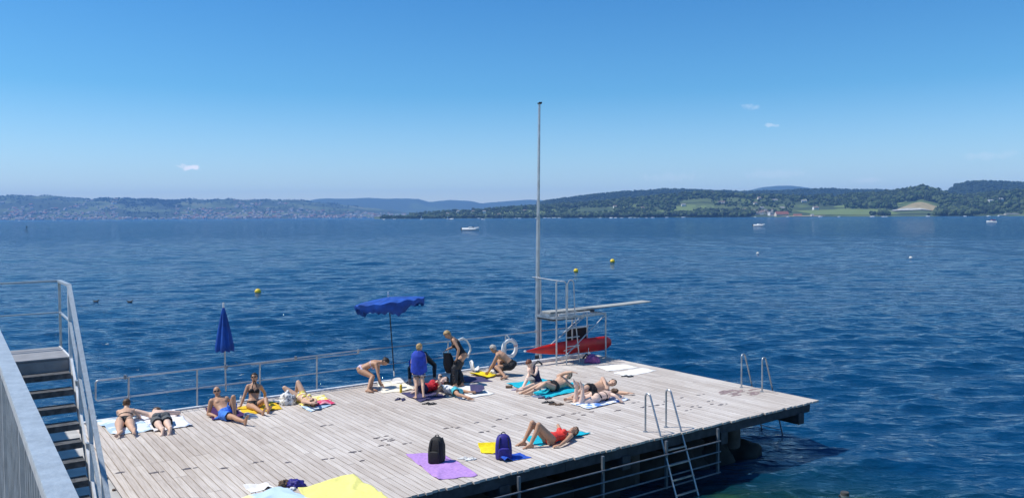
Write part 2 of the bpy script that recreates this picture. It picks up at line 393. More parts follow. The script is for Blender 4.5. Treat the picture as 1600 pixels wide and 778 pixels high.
# ---- trees of the far right shore
def crown_mesh(name, kind, seed, mt):
    rnd = random.Random(seed); bm = bmesh.new()
    if kind == 'broad':
        for k in range(4):
            c = V((rnd.uniform(-.32, .32), rnd.uniform(-.32, .32), rnd.uniform(.42, .78))); r = rnd.uniform(.24, .36)
            g = bmesh.ops.create_icosphere(bm, subdivisions=1, radius=r, matrix=Matrix.Translation(c))
            for v_ in g['verts']:
                d = v_.co-c; v_.co = c+d*rnd.uniform(.75, 1.3)
    else:
        for k in range(4):
            z0 = .12+.2*k; r = .34*(1-k*.22)
            bmesh.ops.create_cone(bm, cap_ends=True, segments=7, radius1=r*rnd.uniform(.85, 1.1), radius2=.03, depth=.36, matrix=Matrix.Translation((rnd.uniform(-.03, .03), 0, z0+.2)))
    bmesh.ops.create_cone(bm, cap_ends=True, segments=5, radius1=.045, radius2=.03, depth=.4, matrix=Matrix.Translation((0, 0, .15)))
    me = bpy.data.meshes.new(name); bm.to_mesh(me); bm.free(); me.materials.append(mt); return me
MT = [mat('leaves_dark', (.014, .032, .014), .9, var=.35, scale=.6), mat('leaves_mid', (.036, .072, .018), .9, var=.35, scale=.6), mat('leaves_pale', (.06, .09, .03), .9, var=.3, scale=.6)]
TV = [('broad', i, crown_mesh('broadleaf_tree', 'broad', i, MT[i % 3]), i % 3) for i in range(6)] + [('conifer', i, crown_mesh('conifer_tree', 'conifer', 20+i, MT[0]), 0) for i in range(2)]
WOODS = [  # x0, x1, t0, t1, count, height, conifer share
    (590, 900, .0, .10, 420, 15, .1), (880, 1180, .0, .14, 520, 17, .1), (640, 900, .2, .95, 700, 13, .3), (740, 960, .55, 1.05, 560, 16, .5),
    (940, 1120, .62, 1.05, 620, 17, .4), (960, 1060, .28, .62, 260, 15, .2), (1085, 1180, .02, .24, 260, 17, .1), (1120, 1300, .66, 1.05, 520, 17, .4), (1110, 1240, .42, .62, 110, 12, .2),
    (1180, 1240, .18, .34, 60, 10, .1), (1262, 1330, .5, .72, 150, 14, .3), (1320, 1400, .34, 1.0, 620, 19, .5), (1380, 1470, .50, 1.06, 760, 21, .5), (1470, 1482, .2, .5, 40, 15, .5),
    (1470, 1560, .12, 1.0, 700, 18, .4), (1462, 1520, .02, .3, 170, 20, .2), (1550, 1760, .3, 1.05, 1100, 18, .4), (1550, 1760, .12, .3, 110, 12, .2),
    (850, 960, .1, .3, 140, 13, .1), (1375, 1392, .03, .1, 14, 19, .1), (1360, 1372, .04, .09, 9, 14, .1), (1450, 1463, .03, .08, 10, 13, .1)]
allt = []
rt = random.Random(3)
for (x0, x1, t0, t1, n, h, cs) in WOODS:
    for k in range(int(n*1.35)):
        x = rt.uniform(x0, x1); t = rt.uniform(t0, t1)
        if noise.noise(V((x*.06, t*5, h))) < -.38: continue
        p = S_right.pt(x, max(t, .004)); hh = h*rt.uniform(.6, 1.25)
        i = 6+rt.randrange(2) if rt.random() < cs else rt.randrange(6)
        allt.append((hh/p.y*(1.5 if t < .16 else 1), p, hh, i, rt.uniform(.75, 1.1)*(.7 if i > 5 else 1), rt.random()*6.28, x, t))
allt.sort(key=lambda q: -q[0])
zones = [(585, 760, 'on the thin far tip of the right shore'), (760, 980, 'in the shore belt behind the flagpole'), (980, 1200, 'in the shore wood left of the red roofed barn'),
         (1200, 1400, 'around the meadows right of the red roofed barn'), (1400, 1480, 'on the knoll above the pale netted vineyard'), (1480, 1800, 'in the wood at the far right end of the shore')]
KIND = ['dark leafy', 'mid green leafy', 'pale green leafy']
for q in allt[:290]:
    _, p, hh, i, wd, rot, x, t = q
    kind, _, me, tone = TV[i]
    zn = [z for z in zones if z[0] <= x < z[1]][0][2]
    o = bpy.data.objects.new('conifer_tree' if i > 5 else 'broadleaf_tree', me); C.objects.link(o)
    o.location = p-V((0, 0, .5)); o.scale = (hh*wd, hh*wd, hh); o.rotation_euler.z = rot
    nm = 'dark pointed conifer' if i > 5 else KIND[tone]+' tree'
    tag(o, nm+' '+zn, 'tree', nm.split()[0]+' trees '+zn)
def merge_instances(name, rows, meshes, mats, label):
    vs = []; fs = []; mi = []; k = 0
    data = [(np.array([v_.co[:] for v_ in me.vertices]), [tuple(f.vertices) for f in me.polygons]) for me in meshes]
    for (p, sx, sz, rot, i, mt) in rows:
        co, ff = data[i]; c, s_ = math.cos(rot), math.sin(rot)
        q = np.empty_like(co); q[:, 0] = (co[:, 0]*c-co[:, 1]*s_)*sx+p.x; q[:, 1] = (co[:, 0]*s_+co[:, 1]*c)*sx+p.y; q[:, 2] = co[:, 2]*sz+p.z
        vs.append(q); fs += [tuple(a+k for a in f) for f in ff]; mi += [mt]*len(ff); k += len(q)
    me = bpy.data.meshes.new(name); me.from_pydata(np.concatenate(vs).tolist(), [], fs)
    for m in mats: me.materials.append(m)
    me.polygons.foreach_set('material_index', mi); me.update()
    o = bpy.data.objects.new(name, me); C.objects.link(o); tag(o, label, 'woodland' if 'tree' in label else 'town', None, 'stuff'); return o
merge_instances('woodland', [(p-V((0, 0, .5)), hh*wd, hh, rot, i, TV[i][3]) for (_, p, hh, i, wd, rot, x, t) in allt[290:]], [q[2] for q in TV], MT, 'mass of mixed trees covering the hills of the far right shore')

# woods on the back ridges and on the left shore
rows = []
for (H, x0, x1, t0, t1, n, h) in [(S_back, 840, 1540, .45, 1.03, 5200, 15), (S_rr, 1460, 1780, .35, 1.03, 2600, 17), (S_left, -200, 560, .86, 1.02, 1600, 13), (S_left, 150, 300, .50, .97, 1500, 16), (S_left, 190, 250, .08, .3, 110, 13), (S_left, -200, 560, .03, .9, 3600, 12)]:
    for k in range(n):
        x = rt.uniform(x0, x1); t = rt.uniform(t0, t1)
        if n == 3600 and noise.noise(V((x*.02, t*6, 4))) < .02 and rt.random() < .75: continue
        if x0 == 150 and not (.85-(x-140)/260 < t+.12): continue
        if H not in (S_back, S_rr) and noise.noise(V((x*.05, t*4, n))) < -.15: continue
        p = H.pt(x, t); hh = h*rt.uniform(.6, 1.3); i = rt.randrange(8)
        rows.append((p-V((0, 0, 1)), hh*1.1, hh, rt.random()*6, i, 0))
merge_instances('forest', rows, [q[2] for q in TV], MT, 'dark trees crowning the distant ridges across the lake')

# ---- houses
def house_mesh(name, L_, W_, H_, R__, mw, mr):
    mb = MB()
    mb.box((0, 0, H_/2), L_/2, W_/2, H_/2)
    e = .6
    vs = [(-L_/2-e, -W_/2-e, H_), (L_/2+e, -W_/2-e, H_), (L_/2+e, W_/2+e, H_), (-L_/2-e, W_/2+e, H_), (-L_/2-e, 0, H_+R__), (L_/2+e, 0, H_+R__)]
    mb.add(vs, [(0, 1, 5, 4), (2, 3, 4, 5), (0, 4, 3), (1, 2, 5), (0, 3, 2, 1)], 1)
    for i in range(int(L_//3)):                    # window openings as shallow dark panes
        for k in range(max(1, int(H_//3))):
            cx = -L_/2+1.7+i*3
            for sgn in (-1, 1): mb.box((cx, sgn*(W_/2), 1.6+k*3), .5, .06, .7, mi=2)
    me = bpy.data.meshes.new(name); me.from_pydata(mb.v, [], mb.f)
    for q in (mw, mr, M['glass_dark']): me.materials.append(q)
    me.polygons.foreach_set('material_index', mb.m); me.update(); return me
HW = [mat('render_white', (.80, .78, .74), .9, var=.08, scale=.3), mat('render_cream', (.70, .62, .52), .9, var=.08, scale=.3), mat('render_grey', (.50, .50, .50), .9, var=.08, scale=.3)]
HR = [mat('roof_brown', (.22, .16, .135), .9, var=.2, scale=.5), mat('roof_grey', (.28, .27, .27), .9, var=.2, scale=.5), mat('roof_red', (.26, .10, .07), .9, var=.2, scale=.5)]
HM = [house_mesh('house', 13+2*(i % 3), 10, 6+3*(i % 3 == 1), 4.2, HW[i % 3 if i != 4 else 0], HR[2 if i == 5 else i % 2]) for i in range(7)]
hs = []
for k in range(1500):
    x = rt.uniform(-200, 640); t = rt.random()**1.5*.72
    if 185 < x < 275 and t > .05: continue
    if t > .4 and noise.noise(V((x*.03, t*3, 9))) < 0.1: continue
    if x > 520 and t > .4: continue
    p = S_left.pt(x, max(t, .01)); hs.append((t, p, rt.uniform(1.1, 1.9), rt.randrange(7), rt.uniform(-.6, .6), x))
hs.sort(key=lambda q: q[0])
vis = [q for q in hs if -20 < q[5] < 640]
hz = [(0, 190, 'on the shore slope below the left end of the far hills'), (190, 290, 'beside the pale green slope across the lake'), (290, 440, 'in the village left of the far blue ridge'), (440, 660, 'in the village under the far blue ridge')]
for (t, p, s_, i, rot, x) in vis[:285]:
    o = bpy.data.objects.new('house', HM[i]); C.objects.link(o); o.location = p-V((0, 0, 1)); o.scale = (s_, s_, s_); o.rotation_euler.z = rot
    zn = [z for z in hz if z[0] <= max(0, x) < z[1]][0][2]
    wn = ['white', 'cream', 'grey'][i % 3 if i != 4 else 0]
    tag(o, 'small %s house %s' % (wn, zn), 'house', '%s houses %s' % (wn, zn))
keep = set(id(q) for q in vis[:285])
def merge_houses(name, rows, label):
    mb = MB(); mats = HW+HR
    vs = []; fs = []; mi = []; k = 0
    for (t, p, s_, i, rot, x) in rows:
        me = HM[i]; co = np.array([v_.co[:] for v_ in me.vertices]); c, sn = math.cos(rot), math.sin(rot)
        q = np.empty_like(co); q[:, 0] = (co[:, 0]*c-co[:, 1]*sn)*s_+p.x; q[:, 1] = (co[:, 0]*sn+co[:, 1]*c)*s_+p.y; q[:, 2] = co[:, 2]*s_+p.z-1
        vs.append(q)
        for f in me.polygons:
            fs.append(tuple(a+k for a in f.vertices)); mi.append({0: (i % 3 if i != 4 else 0), 1: 3+(2 if i == 5 else i % 2), 2: 6}[f.material_index])
        k += len(q)
    me = bpy.data.meshes.new(name); me.from_pydata(np.concatenate(vs).tolist(), [], fs)
    for m in mats+[M['glass_dark']]: me.materials.append(m)
    me.polygons.foreach_set('material_index', mi); me.update(); o = bpy.data.objects.new(name, me); C.objects.link(o)
    tag(o, label, 'town', None, 'stuff')
merge_houses('distant_town', [q for q in hs if id(q) not in keep], 'scattered small houses climbing the hills across the lake')

def villa(x, t, L_, W_, H_, Rf, rot, mw, mr, label, lift=0, chim=False, name='house', group=None):
    p = S_right.pt(x, t)+V((0, 0, lift-.8)); rt_ = thing(name, p, label, 'house' if name == 'house' else 'barn', group)
    rt_.rotation_euler.z = rot; w_ = MB(); w_.box((0, 0, H_/2), L_/2, W_/2, H_/2)
    w_.add([(-L_/2, -W_/2, H_), (-L_/2, W_/2, H_), (-L_/2, 0, H_+Rf)], [(0, 2, 1)]); w_.add([(L_/2, -W_/2, H_), (L_/2, W_/2, H_), (L_/2, 0, H_+Rf)], [(0, 1, 2)])
    def put(mb, nm, m, par):
        me = bpy.data.meshes.new(nm); me.from_pydata(mb.v, [], mb.f); me.materials.append(m); o = bpy.data.objects.new(nm, me); C.objects.link(o); o.parent = par; return o
    wl = put(w_, 'wall', mw, rt_); e = .8; r_ = MB(); T = .3
    for sg in (-1, 1):
        a = V((0, sg*(W_/2+e), H_-e*Rf/(W_/2))); b_ = V((0, 0, H_+Rf))
        r_.add([(x_*(L_/2+e), q.y, q.z+dz) for dz in (.05, T) for q in (a, b_) for x_ in (-1, 1)], [(0, 1, 3, 2), (4, 6, 7, 5), (0, 4, 5, 1), (2, 3, 7, 6), (0, 2, 6, 4), (1, 5, 7, 3)])
    rf = put(r_, 'roof', mr, rt_)
    if chim:
        c_ = MB(); c_.box((L_*.2, 0, H_+Rf+.4), .5, .5, 1.2); put(c_, 'chimney', mw, rf)
    for i in range(int(L_//3.4)):
        for k in range(max(1, int(H_//3))):
            q = MB(); q.box((-L_/2+2+i*3.4, -W_/2, 1.6+k*3), .65, .08, .8); put(q, 'window', M['glass_dark'], rt_)
    return rt_
WM, WC, WG = HW; RB, RG, RR = HR
villa(1221, .10, 46, 20, 7, 10, .1, WC, RR, 'large barn with a broad red roof near the shore', chim=False, name='barn')
villa(1246, .09, 28, 10, 4, 4, -.2, WC, RR, 'low red roofed shed right of the large red barn', name='barn')
villa(1204, .13, 16, 12, 10, 5, .5, WM, RG, 'tall white gabled house just left of the large red barn', chim=True)
villa(1207, .07, 10, 9, 5, 3, -.3, WM, RB, 'small white hut on the shore below the tall gabled house')
villa(1274, .36, 20, 13, 9, 5, .2, WM, RB, 'white villa standing alone among trees above the green meadow', chim=True)
villa(1269, .07, 9, 7, 5, 3, .2, WM, RG, 'small white hut by the gravel beach')
villa(1190, .38, 16, 11, 5, 4, .4, WM, RG, 'white farmhouse above the village, left one of the pair', lift=1)
villa(1222, .38, 15, 11, 6, 4, -.3, WM, RG, 'white farmhouse above the large red barn', lift=1)
villa(1210, .62, 22, 12, 6, 4, .1, WM, RG, 'long white house at the wood edge high above the barn', lift=2)
villa(1256, .66, 20, 12, 6, 4, -.2, WM, RG, 'white house at the wood edge high above the white villa', lift=2)
villa(1186, .66, 14, 11, 7, 4, .3, WC, RB, 'cream house among the trees at the crest of the vineyard hill', lift=2)
villa(1111, .92, 18, 13, 9, 5, .3, WC, RB, 'cream house on the hilltop above the vineyard', lift=3, chim=True)
villa(1068, .44, 17, 11, 7, 3, 0, WM, RG, 'small white house at the foot of the vineyard hill', lift=2)
villa(1004, .36, 15, 12, 8, 4, .5, WC, RB, 'cream house among the shore trees below the wooded slope', lift=3)
villa(961, .42, 13, 11, 7, 4, .2, WM, RB, 'white house in the wood right of the flagpole', lift=5)
villa(950, .07, 20, 12, 6, 5, -.2, WC, RB, 'brown roofed boathouse at the waterline right of the flagpole', lift=2)
villa(1546, .46, 26, 14, 11, 2, .5, WM, WG, 'white modern villa in the dark wood at the far right', lift=5)
villa(1562, .50, 18, 12, 9, 2, .2, WM, WG, 'grey white annex right of the modern villa', lift=5)
villa(1580, .10, 44, 10, 4, 1.5, .05, WC, RG, 'long low cream building on the shore at the right edge')
villa(1566, .05, 24, 8, 3, 1, 0, WM, RG, 'flat white boathouse on the shore near the right edge')
villa(1468, .58, 22, 12, 6, 4, 0, WM, RG, 'pale house at the edge of the knoll wood', lift=4)
villa(716, .62, 12, 11, 8, 4, .2, WM, RG, 'white house on the slope of the thin far tip', lift=4)
villa(757, .45, 14, 11, 12, 3, 0, WM, RG, 'tall white house above the sailing boat moorings', lift=4)
villa(634, .12, 16, 10, 6, 3, 0, WM, RG, 'white waterside house near the end of the far tip', lift=2)
for k in range(34):
    x = rt.uniform(1160, 1206); t = rt.uniform(.14, .30); p = S_right.pt(x, t)
    i = rt.randrange(7); o = bpy.data.objects.new('house', HM[i]); C.objects.link(o); o.location = p-V((0, 0, .8)); s_ = rt.uniform(.6, .95); o.scale = (s_, s_, s_); o.rotation_euler.z = rt.uniform(-.7, .7)
    wn = ['white', 'cream', 'grey'][i % 3 if i != 4 else 0]
    tag(o, 'small %s house in the village left of the red barn' % wn, 'house', 'small %s village houses by the barn' % wn)
for (x, t) in [(1500, .72), (1520, .7), (1505, .7), (1180, .5), (1125, .5), (1130, .5), (700, .4), (740, .6), (780, .3), (820, .5)]:
    p = S_right.pt(x, t); i = rt.randrange(7); o = bpy.data.objects.new('house', HM[0]); C.objects.link(o); o.location = p+V((0, 0, 3)); o.rotation_euler.z = rt.uniform(-.5, .5)
    tag(o, 'lone white house showing between the trees of the right shore', 'house', 'lone white houses among the right shore trees')

# ---- haze
hb = MB(); hb.box((0, 7200, 248), 11000, 7700, 252); h = hb.build('haze', M['white_paint'], smooth=0)
h.data.materials.clear(); hm = bpy.data.materials.new('haze_air'); hm.use_nodes = True; t = hm.node_tree; t.nodes.clear()
vo = t.nodes.new('ShaderNodeVolumePrincipled'); mo = t.nodes.new('ShaderNodeOutputMaterial'); t.links.new(vo.outputs[0], mo.inputs['Volume'])
vo.inputs['Color'].default_value = (.26, .54, 1.0, 1); vo.inputs['Density'].default_value = 0.000075; vo.inputs['Anisotropy'].default_value = 0
h.data.materials.append(hm); h['kind'] = 'stuff'; tag(h, 'pale blue summer haze over the lake and far hills', 'haze')

# ================================================================ BOATS, BUOYS, BIRDS
def hull(mb, p, L_, B_, H_, d, bow=.45, mi=0):
    s_ = V((-d.y, d.x, 0)); rs = []
    for i in range(9):
        t = i/8; w_ = B_/2*(1 if t < bow else math.sqrt(max(0.0004, 1-((t-bow)/(1-bow))**2))); h_ = H_*(1+.35*max(0, t-.4))
        c = p+d*(L_*(t-.5)); rs.append([c+Z*(h_*1.25), c+s_*w_*.6+Z*h_*1.1, c+s_*w_+Z*h_*.45, c+s_*w_*.8+Z*.02, c-Z*.15, c-s_*w_*.8+Z*.02, c-s_*w_+Z*h_*.45, c-s_*w_*.6+Z*h_*1.1])
    return mb.rings(rs, mi=mi)
def motorboat(x, y, L_, ang, hullm, label, canopy=None, wake=False):
    p = G(x, y, 0, 0); d = V((math.cos(ang), math.sin(ang), 0)); r_ = thing('motorboat', p, label, 'boat')
    hull(MB(), p, L_, L_*.33, L_*.12, d).build('hull', hullm, r_)
    cb = MB(); c = p+Z*(L_*.12); s_ = V((-d.y, d.x, 0))
    cb.add([c+d*(L_*a)+s_*(L_*b)+Z*(L_*z) for (a, b, z) in ((-.12, -.12, 0), (.25, -.10, 0), (.25, .10, 0), (-.12, .12, 0), (-.1, -.09, .09), (.08, -.08, .09), (.08, .08, .09), (-.1, .09, .09))],
           [(0, 1, 5, 4), (1, 2, 6, 5), (2, 3, 7, 6), (3, 0, 4, 7), (4, 5, 6, 7)])
    cb.build('cabin', 'white_plastic', r_)
    wd = MB(); wd.box(c+d*(L_*.15)+Z*(L_*.07), .03*L_, L_*.09, .035*L_, (d, s_, Z)); wd.build('windscreen', 'glass_dark', r_)
    if canopy: cn = MB(); cn.box(c-d*(L_*.2)+Z*(L_*.16), L_*.2, L_*.13, L_*.02, (d, s_, Z)); cn.build('canopy', canopy, r_)
    mo_ = MB(); mo_.box(p-d*(L_*.52)+Z*(L_*.08), L_*.03, L_*.05, L_*.07, (d, s_, Z)); mo_.build('outboard_motor', 'rubber', r_)
    return r_
motorboat(735, 360, 7.6, 0.1, 'white_plastic', 'white motorboat with a low cabin on open water left of the flagpole')
motorboat(1186, 353.5, 6.6, 0.05, 'white_plastic', 'slim white speedboat on open water in front of the red barn')
motorboat(1549, 347.5, 6.6, 3.0, 'white_plastic', 'small boat with a red canopy on the water near the right edge', canopy='red_kayak')
def sailboat(x, y, L_, ang, label, sail=True):
    p = G(x, y, 0, 0); d = V((math.cos(ang), math.sin(ang), 0)); r_ = thing('sailing_boat', p, label, 'boat')
    hull(MB(), p, L_, L_*.28, L_*.12, d).build('hull', 'white_plastic', r_)
    MB().tube([p+Z*.3, p+Z*L_*1.25], .08, 6).build('mast', 'steel_far', r_)
    if sail:
        s_ = V((-d.y, d.x, 0)); MB().add([p+Z*(L_*.2)-d*.1, p+Z*(L_*.2)-d*(L_*.45)+s_*.4, p+Z*(L_*1.22)-d*.1, p+Z*(L_*.2)-d*.1-s_*.05, p+Z*(L_*.2)-d*(L_*.45)+s_*.35, p+Z*(L_*1.22)-d*.1-s_*.05], [(0, 1, 2), (5, 4, 3), (0, 3, 4, 1), (1, 4, 5, 2), (2, 5, 3, 0)]).build('sail', 'white_cloth', r_)
sailboat(659, 343.0, 9, .2, 'sailing boat under a white sail off the thin far tip')
sailboat(700, 342.6, 8, .4, 'smaller sailing boat with a furled white sail near the shore', True)
sailboat(785, 341.8, 7, 1.2, 'sailing boat with a short white sail just left of the flagpole')
mo = None
HB = None
moor = [(706, 342.9), (755, 343.2), (748, 341.5), (805, 341.4), (812, 341.6), (838, 341.2), (852, 341.1), (858, 341.2), (866, 341.2), (874, 341.1), (908, 341), (938, 341), (955, 341), (962, 340.9), (972, 341), (985, 340.9), (992, 341), (998, 340.8), (1010, 340.7), (1020, 340.7), (1042, 340.4), (1068, 340.2), (1180, 339.7), (1231, 339.5), (1282, 339.3), (1311, 339.2), (1363, 339), (1380, 338.9), (1385, 338.9), (1450, 338.6), (1508, 338.4), (1545, 338.3), (1560, 338.2), (85, 345), (30, 345.2), (600, 343.3), (616, 343)]
for k, (x, y) in enumerate(moor):
    p = G(x, y, 0, 0)
    if HB is None:
        mb = MB(); hull(mb, V((0, 0, 0)), 8, 2.4, 1.1, X); mb.add([V((a, b, z)) for (a, b, z) in ((-1.5, -.9, 1), (2, -.8, 1), (2, .8, 1), (-1.5, .9, 1), (-1, -.7, 1.9), (1, -.6, 1.9), (1, .6, 1.9), (-1, .7, 1.9))], [(0, 1, 5, 4), (1, 2, 6, 5), (2, 3, 7, 6), (3, 0, 4, 7), (4, 5, 6, 7)])
        HB = mb.build('moored_boat', 'white_plastic', origin=(0, 0, 0)); o = HB
    else: o = HB.copy(); C.objects.link(o)
    o.location = p; o.rotation_euler.z = rt.uniform(-.5, .5); s_ = rt.uniform(.7, 1.5)*min(1.2, p.y/2200); o.scale = (s_, s_, s_)
    zn = 'on the left far shore' if x < 500 else 'off the thin far tip' if x < 790 else 'along the shore trees behind the flagpole' if x < 1100 else 'off the right shore meadows'
    tag(o, 'tiny white boat moored '+zn, 'boat', 'white boats moored '+zn)
def buoy(x, y, r, m, label):
    p = G(x, y, 0, 0); b = thing('buoy', p, label, 'buoy')
    MB().ell(p+Z*(r*.55), (r, r, r*.95), n=20, k=12).build('float', m, b)
    MB().tube([p+Z*(r*1.4), p+Z*(r*1.75)], .04, 8).build('lifting_eye', 'dark_steel', b)
    MB().tube([p+V((r*math.cos(a)*1.01, r*math.sin(a)*1.01, r*.55)) for a in np.linspace(0, 2*math.pi, 20)], .02, 6).build('seam', m, b)
buoy(403, 458, .24, 'buoy', 'yellow round buoy floating left of the open umbrella')
buoy(957, 410, .30, 'buoy', 'larger yellow buoy, farthest right of the flagpole')
buoy(900, 425, .25, 'buoy', 'small yellow buoy just above the diving tower')
buoy(1184, 397, .2, 'white_plastic', 'small white buoy left of centre on the open right water')
buoy(1423, 404, .2, 'white_plastic', 'small white buoy far out at the right')
def duck(x, y, label):
    p = G(x, y, 0, 0); d = thing('duck', p, label, 'duck'); b = MB()
    b.ell(p+Z*.02, (.17, .09, .07)); b.cap(p+V((.13, 0, .05)), p+V((.16, 0, .13)), .032, .028); b.ell(p+V((.18, 0, .14)), (.045, .032, .036)); b.cap(p+V((.21, 0, .135)), p+V((.26, 0, .125)), .012, .008); b.cap(p-V((.16, 0, -.08)), p-V((.24, 0, -.11)), .04, .012)
    b.build('body', mat('dark_plumage', (.04, .03, .025), .8), d)
duck(150, 471.5, 'dark duck swimming right of the metal stair'); duck(203, 472, 'dark duck swimming farther right of the stair')
pm = thing('channel_marker', G(42, 362, 0, 0), 'thin dark marker post standing in the lake at the far left', 'marker')
mp = G(42, 362, 0, 0); MB().tube([mp-Z, mp+Z*2.2], .12, 8).build('post', 'dark_steel', pm); MB().box(mp+Z*2.3, .3, .1, .3).build('board', 'dark_steel', pm)

# ================================================================ BATHING PLATFORM
def plank_mat():
    m = bpy.data.materials.new('weathered_planks'); m.use_nodes = True; t = m.node_tree; b = t.nodes['Principled BSDF']; b.inputs['Roughness'].default_value = .85
    b.inputs['Specular IOR Level'].default_value = .25
    tc = t.nodes.new('ShaderNodeTexCoord'); geo = t.nodes.new('ShaderNodeNewGeometry')
    mp = t.nodes.new('ShaderNodeMapping'); mp.inputs['Rotation'].default_value = (0, 0, -math.atan2(U.y, U.x)); mp.inputs['Scale'].default_value = (1, 1, 1)
    t.links.new(tc.outputs['Object'], mp.inputs['Vector'])
    m2 = t.nodes.new('ShaderNodeMapping'); m2.inputs['Scale'].default_value = (1.6, 34, 1); t.links.new(mp.outputs[0], m2.inputs['Vector'])
    gr = t.nodes.new('ShaderNodeTexNoise'); gr.inputs['Scale'].default_value = 1.4; gr.inputs['Detail'].default_value = 6; t.links.new(m2.outputs[0], gr.inputs['Vector'])
    bl = t.nodes.new('ShaderNodeTexNoise'); bl.inputs['Scale'].default_value = .55; bl.inputs['Detail'].default_value = 5; t.links.new(tc.outputs['Object'], bl.inputs['Vector'])
    r1 = t.nodes.new('ShaderNodeValToRGB'); e = r1.color_ramp.elements; e[0].color = (.50, .448, .402, 1); e[1].color = (.615, .565, .513, 1); q = e.new(.5); q.color = (.56, .51, .464, 1)
    t.links.new(geo.outputs['Random Per Island'], r1.inputs[0])
    r2 = t.nodes.new('ShaderNodeValToRGB'); e = r2.color_ramp.elements; e[0].position = .3; e[0].color = (.80, .78, .76, 1); e[1].position = .62; e[1].color = (1.08, 1.08, 1.08, 1)
    t.links.new(gr.outputs[0], r2.inputs[0])
    r3 = t.nodes.new('ShaderNodeValToRGB'); e = r3.color_ramp.elements; e[0].position = .3; e[0].color = (.90, .87, .85, 1); e[1].position = .65; e[1].color = (1.06, 1.06, 1.07, 1)
    t.links.new(bl.outputs[0], r3.inputs[0])
    x1 = t.nodes.new('ShaderNodeMix'); x1.data_type = 'RGBA'; x1.blend_type = 'MULTIPLY'; x1.inputs['Factor'].default_value = 1
    x2 = t.nodes.new('ShaderNodeMix'); x2.data_type = 'RGBA'; x2.blend_type = 'MULTIPLY'; x2.inputs['Factor'].default_value = 1
    t.links.new(r1.outputs[0], x1.inputs['A']); t.links.new(r2.outputs[0], x1.inputs['B'])
    t.links.new(x1.outputs['Result'], x2.inputs['A']); t.links.new(r3.outputs[0], x2.inputs['B']); t.links.new(x2.outputs['Result'], b.inputs['Base Color'])
    bp = t.nodes.new('ShaderNodeBump'); bp.inputs['Strength'].default_value = .5; bp.inputs['Distance'].default_value = .004
    t.links.new(gr.outputs[0], bp.inputs['Height']); t.links.new(bp.outputs[0], b.inputs['Normal'])
    return m
M['plank'] = plank_mat()
AL, BW = -15.36, 8.62                     # left end of the planking, depth of the platform
deck = thing('bathing_platform', DK(-7.6, 4.3, -1.25), 'large weathered plank platform on piles over the lake, crowded with sunbathers', 'platform')
rp = random.Random(11); mb = MB(); a = -.004; k = 0
joints = [0, 2.05, 4.25, 6.5]
while a > AL:
    wdt = .118+rp.uniform(-.004, .004)
    cuts = sorted(rp.sample([1.15, 2.3, 3.45, 4.6, 5.75, 6.9], 2)); cuts = [rp.uniform(.07, .12)]+cuts+[BW+rp.uniform(-.01, .01)]
    if a < AL+.5: cuts[0] = 0
    for c0, c1 in zip(cuts[:-1], cuts[1:]):
        mb.dbox(a-wdt, a, c0+.004, c1-.004, -.045, rp.uniform(-.002, .002))
    a -= wdt+.017; k += 1
mb.build('planking', 'plank', deck, smooth=0)
mb = MB()                                   # joists run along the shore side, boards stand under the plank ends
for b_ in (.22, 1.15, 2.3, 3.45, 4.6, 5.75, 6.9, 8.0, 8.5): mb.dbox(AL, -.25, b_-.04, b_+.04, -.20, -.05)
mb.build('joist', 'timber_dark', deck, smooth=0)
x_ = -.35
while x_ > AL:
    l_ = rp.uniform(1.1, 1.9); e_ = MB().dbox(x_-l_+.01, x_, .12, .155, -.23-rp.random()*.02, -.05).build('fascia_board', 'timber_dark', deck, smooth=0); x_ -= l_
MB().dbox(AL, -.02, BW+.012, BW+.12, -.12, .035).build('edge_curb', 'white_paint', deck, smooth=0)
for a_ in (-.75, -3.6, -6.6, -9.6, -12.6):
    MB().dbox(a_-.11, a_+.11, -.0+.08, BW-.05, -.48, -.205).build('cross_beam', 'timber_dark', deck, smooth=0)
for a_ in (-1.95, -5.4, -8.9, -12.4):
    for b_ in (1.2, 4.4, 7.6):
        p = DK(a_, b_); MB().tube([V((p.x, p.y, -1.6)), V((p.x, p.y, DZ-.2))], .20, 16).build('pile', 'dark_concrete', deck)
# splashes and wet footprints on the wood
M['wet'] = mat('wet_wood', (.13, .098, .085), .4, var=.3, scale=20)
M['wet_red'] = mat('damp_reddish_wood', (.31, .215, .19), .5, var=.25, scale=14)
wet = [(588, 684, 8), (600, 687, 9), (611, 688, 9), (632, 693, 7), (566, 719, 7), (551, 706, 9), (603, 681, 6), (595, 696, 9), (745, 660, 7), (780, 655, 9), (772, 666, 6), (752, 675, 8), (820, 648, 7), (858, 652, 11), (880, 648, 7),
       (896, 646, 7), (904, 655, 6), (1026, 633, 8), (1065, 621, 6), (1092, 617, 6), (1060, 634, 6), (1082, 635, 6), (1093, 636, 6), (1107, 627, 5), (1112, 631, 5), (1005, 636, 8), (965, 641, 9), (1126, 632, 7), (912, 648, 9), (505, 665, 9),
       (449, 722, 8), (399, 722, 8), (350, 731, 10), (241, 738, 10), (188, 738, 10), (292, 732, 10), (660, 712, 6), (697, 669, 7), (715, 668, 7), (508, 717, 9), (925, 643, 7), (990, 629, 6), (1040, 627, 6), (1073, 641, 5)]
def blob(mb, p, ru, rw, zz, seed):
    rnd = random.Random(seed); n = 11; r_ = [rnd.uniform(.55, 1.15) for _ in range(n)]
    ring = [p+W*(rw*r_[i]*math.cos(6.283*i/n))+U*(ru*r_[i]*math.sin(6.283*i/n)) for i in range(n)]
    mb.add([q+Z*zz for q in ring]+[q+Z*.0005 for q in ring], [tuple(range(n))]+[(i, (i+1) % n, n+(i+1) % n, n+i) for i in range(n)])
